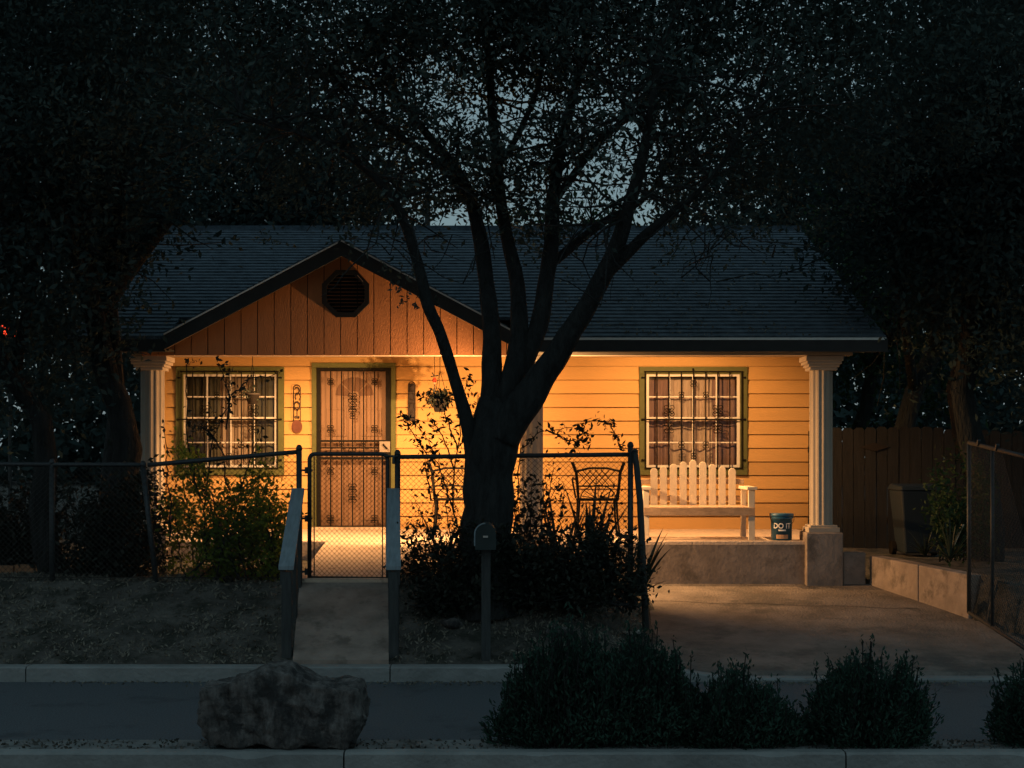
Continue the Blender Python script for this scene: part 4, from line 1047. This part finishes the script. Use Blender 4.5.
# behind the house
bgl = [('dense dark tree behind the left half of the roof', -5.2, 27, 6.6, 3.3, 3.2), ('dark tree behind the front gable', -4.0, 29, 6.0, 2.2, 2.2),
       ('low tree behind the middle of the roof ridge', .8, 31, 5.2, 3.6, 1.9), ('dark tree behind the right half of the roof', 5.6, 28, 6.2, 2.9, 2.7),
       ('tall wide dark tree rising far behind the roof at left', -9.5, 34, 8.8, 4.8, 5.5), ('tall wide dark tree rising far behind the roof at right', 10.5, 34, 8.4, 5.2, 5.5)]
for i, (lab, x, y, zc, rx, rz) in enumerate(bgl):
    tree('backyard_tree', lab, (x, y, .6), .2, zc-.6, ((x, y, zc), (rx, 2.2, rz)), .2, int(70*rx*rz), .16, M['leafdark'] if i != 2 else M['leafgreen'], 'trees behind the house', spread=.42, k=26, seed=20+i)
v = in_ellipsoid((0, 60, 3), (55, 6, 5.5), 2600)
o = leaf_mesh('distant_woods', cluster(v, 1.0, 20), .55, .6, M['leafdark'], None); tag(o, 'dark distant wooded skyline behind the house', 'woods', kind='stuff')

# utility pole behind
x, y, z = P(427.5, 179, 26)
t = thing('utility_pole', (x, y, .6), 'thin utility pole with a pale tip rising behind the roof', 'utility pole')
B().tube([(x, y, .6), (x, y, z-.18)], .05, 8).build('pole', M['post'], t)
B().tube([(x, y, z-.18), (x, y, z)], .035, 8).build('pole_tip', M['drip'], t)
b = B()
for dz in (.22, .36): b.tube([(x-3+i*.75, y+.05, z-dz-.002*(i-4)**2*-1) for i in range(9)], .012, 4)
b.build('wire', M['iron'], t)
# red light seen between the left trees
x, y, z = P(10, 331, 30)
t = thing('red_lamp', (x, y, .6), 'small red light glowing between the trees at the far left', 'red light')
B().tube([(x, y, .6), (x, y, z-.1)], .04, 8).build('lamp_post', M['post'], t)
B().lathe((x, y, z-.12), [(.12, 0), (.18, .08), (.18, .26), (.08, .34)], 12).build('lens', M['redlamp'], t, True)

# ------------------------------------------------------------------ shrubs
def shrub(name, label, stems, leaf_m, size, aspect, per, r=.05, flowers=0, seed=0, group=None, cat='shrub', sr=.006):
    rr = random.Random(seed); base = P(*stems[0][0]); t = thing(name, base, label, cat, group)
    b = B(); pts = []
    for s in stems:
        Q = [Vector(P(*p)) for p in s]; out = []
        for i in range(len(Q)-1):
            for k in range(6): out.append(Q[i].lerp(Q[i+1], k/6)+Vector((rr.gauss(0, .008), rr.gauss(0, .02), rr.gauss(0, .008))))
        out.append(Q[-1]); n = len(out); b.tube(out, [sr*(1.5-1.2*i/n) for i in range(n)], 5, cap=False); pts += [tuple(q) for q in out[n//5:]]
    b.build('stems', M['bark'], t)
    leaf_mesh('leaves', cluster(pts, r, per, 1.0), size, aspect, leaf_m, t)
    if flowers:
        sel = [pts[rr.randrange(len(pts))] for _ in range(flowers)]
        leaf_mesh('petals', cluster(sel, .015, 6, 1), .035, .8, M['petal'], t)
    return t
rr = random.Random(11)
def fan_stems(x0, x1, yb, tops, d, n, jit=.5):
    out = []
    for i in range(n):
        xb = rr.uniform(x0, x1); dd = d+rr.uniform(-jit, jit)*.5; tx, ty = tops(rr)
        out.append([(xb, yb, dd), (xb+(tx-xb)*.3+rr.uniform(-8, 8), yb+(ty-yb)*.4, dd+rr.uniform(-.1, .1)), (xb+(tx-xb)*.7+rr.uniform(-6, 6), yb+(ty-yb)*.75, dd+rr.uniform(-.1, .1)), (tx, ty, dd+rr.uniform(-.15, .15))])
    return out
# flowering shrub left of the gate
shrub('flowering_shrub', 'leafy flowering shrub behind the fence under the left window',
      fan_stems(170, 268, 588, lambda q: (q.uniform(160, 284), q.uniform(446, 530)), 13.75, 34), M['vine'], .052, .5, 12, .065, 10, 1)
shrub('climbing_vine', 'thin vine with small leaves climbing in front of the left window',
      [[(205, 560, 13.6), (206, 500, 13.6), (212, 440, 13.6), (222, 420, 13.6), (232, 395, 13.6), (230, 362, 13.6)], [(225, 430, 13.6), (229, 395, 13.6), (222, 372, 13.6), (216, 357, 13.6)],
       [(215, 440, 13.6), (200, 425, 13.6), (190, 428, 13.6)], [(232, 395, 13.6), (250, 378, 13.6), (280, 374, 13.6)], [(236, 500, 13.6), (250, 460, 13.6), (262, 430, 13.6)], [(170, 540, 13.6), (168, 470, 13.6), (164, 420, 13.6)], [(200, 500, 13.6), (188, 440, 13.6), (187, 366, 13.6), (196, 360, 13.6)],
       [(228, 490, 13.6), (222, 450, 13.6), (205, 425, 13.6), (214, 410, 13.6)]],
      M['shrubleaf'], .055, .5, 2, .03, 0, 2)
shrub('dark_shrub', 'low leafy shrub between the flowering shrub and the left handrail',
      fan_stems(255, 290, 590, lambda q: (q.uniform(245, 292), q.uniform(478, 540)), 13.6, 13), M['vine'], .055, .5, 9, .06, 0, 3, 'shrubs along the fence')
shrub('dark_shrub', 'dark tangled shrub at the foot of the left porch column',
      fan_stems(60, 170, 595, lambda q: (q.uniform(50, 172), q.uniform(470, 560)), 14.1, 34), M['shrubleaf'], .06, .5, 14, .08, 0, 4, 'shrubs along the fence')
shrub('dark_shrub', 'dark shrub lost in shadow at the far left edge',
      fan_stems(-20, 60, 590, lambda q: (q.uniform(-30, 60), q.uniform(480, 560)), 14.6, 26), M['shrubleaf'], .07, .5, 14, .09, 0, 5, 'shrubs along the fence')
# planting around the trunk
shrub('dark_shrub', 'tangled shrub between the right handrail and the tree trunk',
      fan_stems(400, 470, 596, lambda q: (q.uniform(400, 470), q.uniform(475, 560)), 13.65, 18), M['shrubleaf'], .055, .45, 3, .055, 0, 6, 'shrubs along the fence')
shrub('dark_shrub', 'dense shrub right of the tree trunk behind the mailbox',
      fan_stems(505, 560, 606, lambda q: (q.uniform(498, 560), q.uniform(465, 560)), 13.6, 20), M['shrubleaf'], .06, .45, 4, .06, 0, 7, 'shrubs along the fence')
shrub('dark_shrub', 'bushy shrub in front of the lattice chair by the fence end post',
      fan_stems(545, 630, 612, lambda q: (q.uniform(545, 626), q.uniform(490, 580)), 13.6, 20), M['shrubleaf'], .06, .45, 4, .06, 0, 8, 'shrubs along the fence')
shrub('dark_shrub', 'low ground-hugging shrub at the foot of the tree trunk',
      fan_stems(412, 640, 606, lambda q: (q.uniform(402, 640), q.uniform(525, 597)), 12.78, 80, .3), M['shrubleaf'], .055, .5, 11, .07, 0, 9, 'shrubs along the fence')
shrub('leafy_branch', 'arching leafy sapling left of the trunk in front of the porch wall',
      [[(470, 590, 13.7), (455, 520, 13.6), (440, 470, 13.5), (428, 440, 13.4), (412, 420, 13.4)], [(440, 470, 13.5), (425, 452, 13.4), (408, 425, 13.4), (402, 415, 13.4)], [(452, 510, 13.5), (458, 450, 13.4), (462, 400, 13.4), (470, 375, 13.4)],
       [(455, 470, 13.4), (440, 430, 13.4), (428, 418, 13.4)], [(458, 450, 13.4), (448, 420, 13.4), (440, 400, 13.4)], [(430, 500, 13.5), (425, 470, 13.4), (430, 450, 13.4)],
       [(462, 400, 13.4), (440, 397, 13.4), (420, 398, 13.4)], [(462, 440, 13.4), (475, 420, 13.4), (478, 395, 13.4)]], M['shrubleaf'], .06, .42, 5, .035, 0, 12, cat='sapling')
shrub('leafy_branch', 'sapling with a bare-tipped leafy branch arching over the fence right of the trunk',
      [[(510, 600, 13.7), (515, 520, 13.6), (520, 450, 13.5), (540, 432, 13.4), (570, 428, 13.4), (600, 418, 13.4)], [(545, 430, 13.4), (562, 438, 13.4), (580, 442, 13.4), (570, 452, 13.4)],
       [(575, 428, 13.4), (586, 432, 13.4), (588, 444, 13.4)], [(600, 420, 13.4), (612, 424, 13.4), (616, 440, 13.4), (622, 447, 13.4)]],
      M['shrubleaf'], .06, .42, 4, .03, 0, 13, cat='sapling')
def strap(px, py, d, n, L, label, seed, m='yucca', w=.03):
    r = random.Random(seed); x, y, z = P(px, py, d); t = thing('strap_leaf_plant', (x, y, z), label, 'plant', 'strap-leaf plants')
    b = B()
    for i in range(n):
        a = r.uniform(0, 6.28); el = r.uniform(.6, 1.45); l = L*r.uniform(.6, 1.1); p = Vector((x, y, z)); d_ = Vector((math.cos(a)*math.cos(el), math.sin(a)*math.cos(el), math.sin(el)))
        side = d_.cross(Vector((0, 0, 1))).normalized(); pv = None; N = 6
        for k in range(N+1):
            ww = w*(1-(k/N)**2)*.5+.001; q = (p-side*ww, p+side*ww, p+Vector((0, 0, .004)))
            if pv: b.add([pv[0], pv[1], q[1], q[0]], [(0,1,2,3)])
            pv = q; d_ = (d_+Vector((0, 0, -.10))).normalized(); p = p+d_*l/N
    b.build('blades', M[m], t)
strap(590, 580, 13.75, 26, 1.0, 'strappy plant in front of the chair, its blades crossing the fence', 1, w=.06)
strap(560, 585, 13.9, 20, .9, 'strappy plant just right of the trunk, half lost among shrubs', 2, w=.055)
strap(640, 595, 13.8, 14, .75, 'strappy plant beside the leaning post, blades over the driveway edge', 3, w=.05)
strap(445, 575, 13.9, 20, .8, 'strappy plant left of the trunk below the lattice chair', 4, w=.04)
strap(950, 560, 14.6, 34, .55, 'grassy clump behind the low driveway wall, nearest the open gate', 5, w=.02)
strap(925, 556, 15.2, 26, .35, 'small grassy clump behind the middle of the low driveway wall', 6, w=.016)
shrub('side_shrub', 'green-tipped shrub behind the low wall, beside the open driveway gate',
      fan_stems(935, 990, 560, lambda q: (q.uniform(930, 990), q.uniform(450, 530)), 15.0, 24), M['leafgreen'], .07, .35, 7, .07, 0, 15, cat='shrub')
x, y, z = P(948, 545, 14.75)
t = thing('garden_stake', (x, y, z), 'pale slanted stake among the plants behind the driveway wall', 'stake')
B().bar(P(952, 548, 14.7), P(963, 524, 14.75), .03, .012).build('stake_board', M['stake'], t)

# low bushes on the median: upright leafy shoots
def bush(px0, px1, ptop, d, label, seed, n, tops=None, foot=.35):
    r = random.Random(seed); cx = X((px0+px1)/2, d); t = thing('median_bush', (cx, d, .08), label, 'bush', 'low bushes on the median strip')
    hw = (px1-px0)/2*d/F; H = Z(ptop, d)-.08; b = B(); pts = []; dirs = []
    for i in range(n):
        a = r.uniform(0, 6.28); q = math.sqrt(r.random()); ox, oy = q*math.cos(a), q*math.sin(a)
        bxx, byy = cx+ox*hw*foot, d+oy*.16; u = ox*r.uniform(.85, 1.1)
        lump = mnoise.noise(Vector((u*2.3+seed*7, oy*1.5, 1)))*.30+mnoise.noise(Vector((u*6+seed*3, oy*3, 5)))*.16
        hh = H*(1.0-abs(u)**2.0*.60)*(.80-.08*q+lump*1.35)*r.choice((1, 1, .9, .7, .5, 1.2, 1.05))
        if tops: hh *= tops(u)
        tx, ty = cx+u*hw, d+oy*.36
        tx += r.gauss(0, .035); P0, P1 = Vector((bxx, byy, .06)), Vector((tx, ty, .08+max(.10, hh))); mid = P0.lerp(P1, .5)+Vector((ox*.09, 0, -.04))
        line = [P0.lerp(mid, k/4) for k in range(4)]+[mid.lerp(P1, k/6) for k in range(7)]
        b.tube(line, [.004]*len(line), 3, cap=False)
        dd = (P1-P0).normalized()
        for k, p in enumerate(line[2:]):
            w_ = .030*(1-k/9)+.008
            for _ in range(5): pts.append((p.x+r.gauss(0, w_), p.y+r.gauss(0, w_), p.z+r.gauss(0, .022))); dirs.append((dd.x+r.gauss(0, .7), dd.y+r.gauss(0, .7), dd.z+.1))
    b.build('stems', M['bark'], t)
    leaf_mesh('leaves', pts, .036, .36, M['bushleaf'], t, dirs=dirs)
bush(497, 650, 628, 8.95, 'broad green-tinged median bush, the left half of the widest clump', 1, 620, None, .6)
bush(590, 700, 626, 9.05, 'tallest median bush, in the middle of the widest clump', 2, 420, None, .7)
bush(676, 804, 662, 8.98, 'ragged median bush with open shoots at the right end of the widest clump', 3, 330, lambda u: .85+.2*math.sin(u*5+1), .8)
bush(806, 930, 652, 8.98, 'rounded median bush standing alone in front of the driveway', 4, 560)
bush(990, 1110, 664, 8.98, 'median bush cut off by the right edge of the photo', 5, 420)

# dry grass and leaf litter on the bank (too many to count)
def ground_scatter(name, n, x0, x1, y0, y1, size, m, label, up):
    p = []
    while len(p) < n:
        x, y = random.uniform(x0, x1), random.uniform(y0, y1)
        if -2.0 < x < -1.0 or x > drive_left(y)-.1: continue
        if mnoise.noise(Vector((x*1.5, y*2.5, 4))) < random.uniform(-.5, .3): continue
        p.append((x, y, T(x, y)+.012))
    o = leaf_mesh(name, p, size, .3 if up else .6, m, None, up=up); tag(o, label, 'ground cover', kind='stuff')
M['dry'] = mat('dry_grass_blade', (0.16, 0.15, 0.12), 0.9, 0.4, 4)
ground_scatter('dry_grass', 9000, -7, 1.3, 12.03, 14.2, .045, M['dry'], 'short dry grass on the bank between kerb and fence', .7)
ground_scatter('leaf_litter', 1600, -7, 1.3, 12.03, 15.0, .035, M['dry'], 'fallen dry leaves scattered over the bank', 0.0)
p = [(random.uniform(-8, 8), random.uniform(8.74, 9.04), .084) for _ in range(2600)]
o = leaf_mesh('median_litter', p, .03, .5, M['dirt'], None); tag(o, 'fine leaf litter on the median strip', 'ground cover', kind='stuff')
# leaf debris and small twigs gathered under the median bushes and along the gutter
p = []
for _ in range(5200):
    u = random.random(); y = 11.86-abs(random.gauss(0, .10)) if u < .45 else 9.06+abs(random.gauss(0, .12))
    x = random.uniform(-6, 6)
    if mnoise.noise(Vector((x*1.1, y, 2))) > random.uniform(-.4, .5): p.append((x, y, .006))
o = leaf_mesh('gutter_grit', p, .028, .5, M['dry'], None); tag(o, 'grit and dry leaves gathered along the edges of the lane', 'ground cover', kind='stuff')

p = []
for _ in range(900):
    x = random.uniform(0.3, 3.8); y = EY+abs(random.gauss(0, 1.6))
    if y < RY-.2 and mnoise.noise(Vector((x*1.4, y*1.4, 9))) > -.1: p.append((x, y, EZ+(y-EY)*sl_+.022))
o = leaf_mesh('fallen_leaves', p, .04, .5, M['dry'], None, fold=.3); tag(o, 'dry leaves fallen from the tree onto the shingles', 'leaves', kind='stuff')
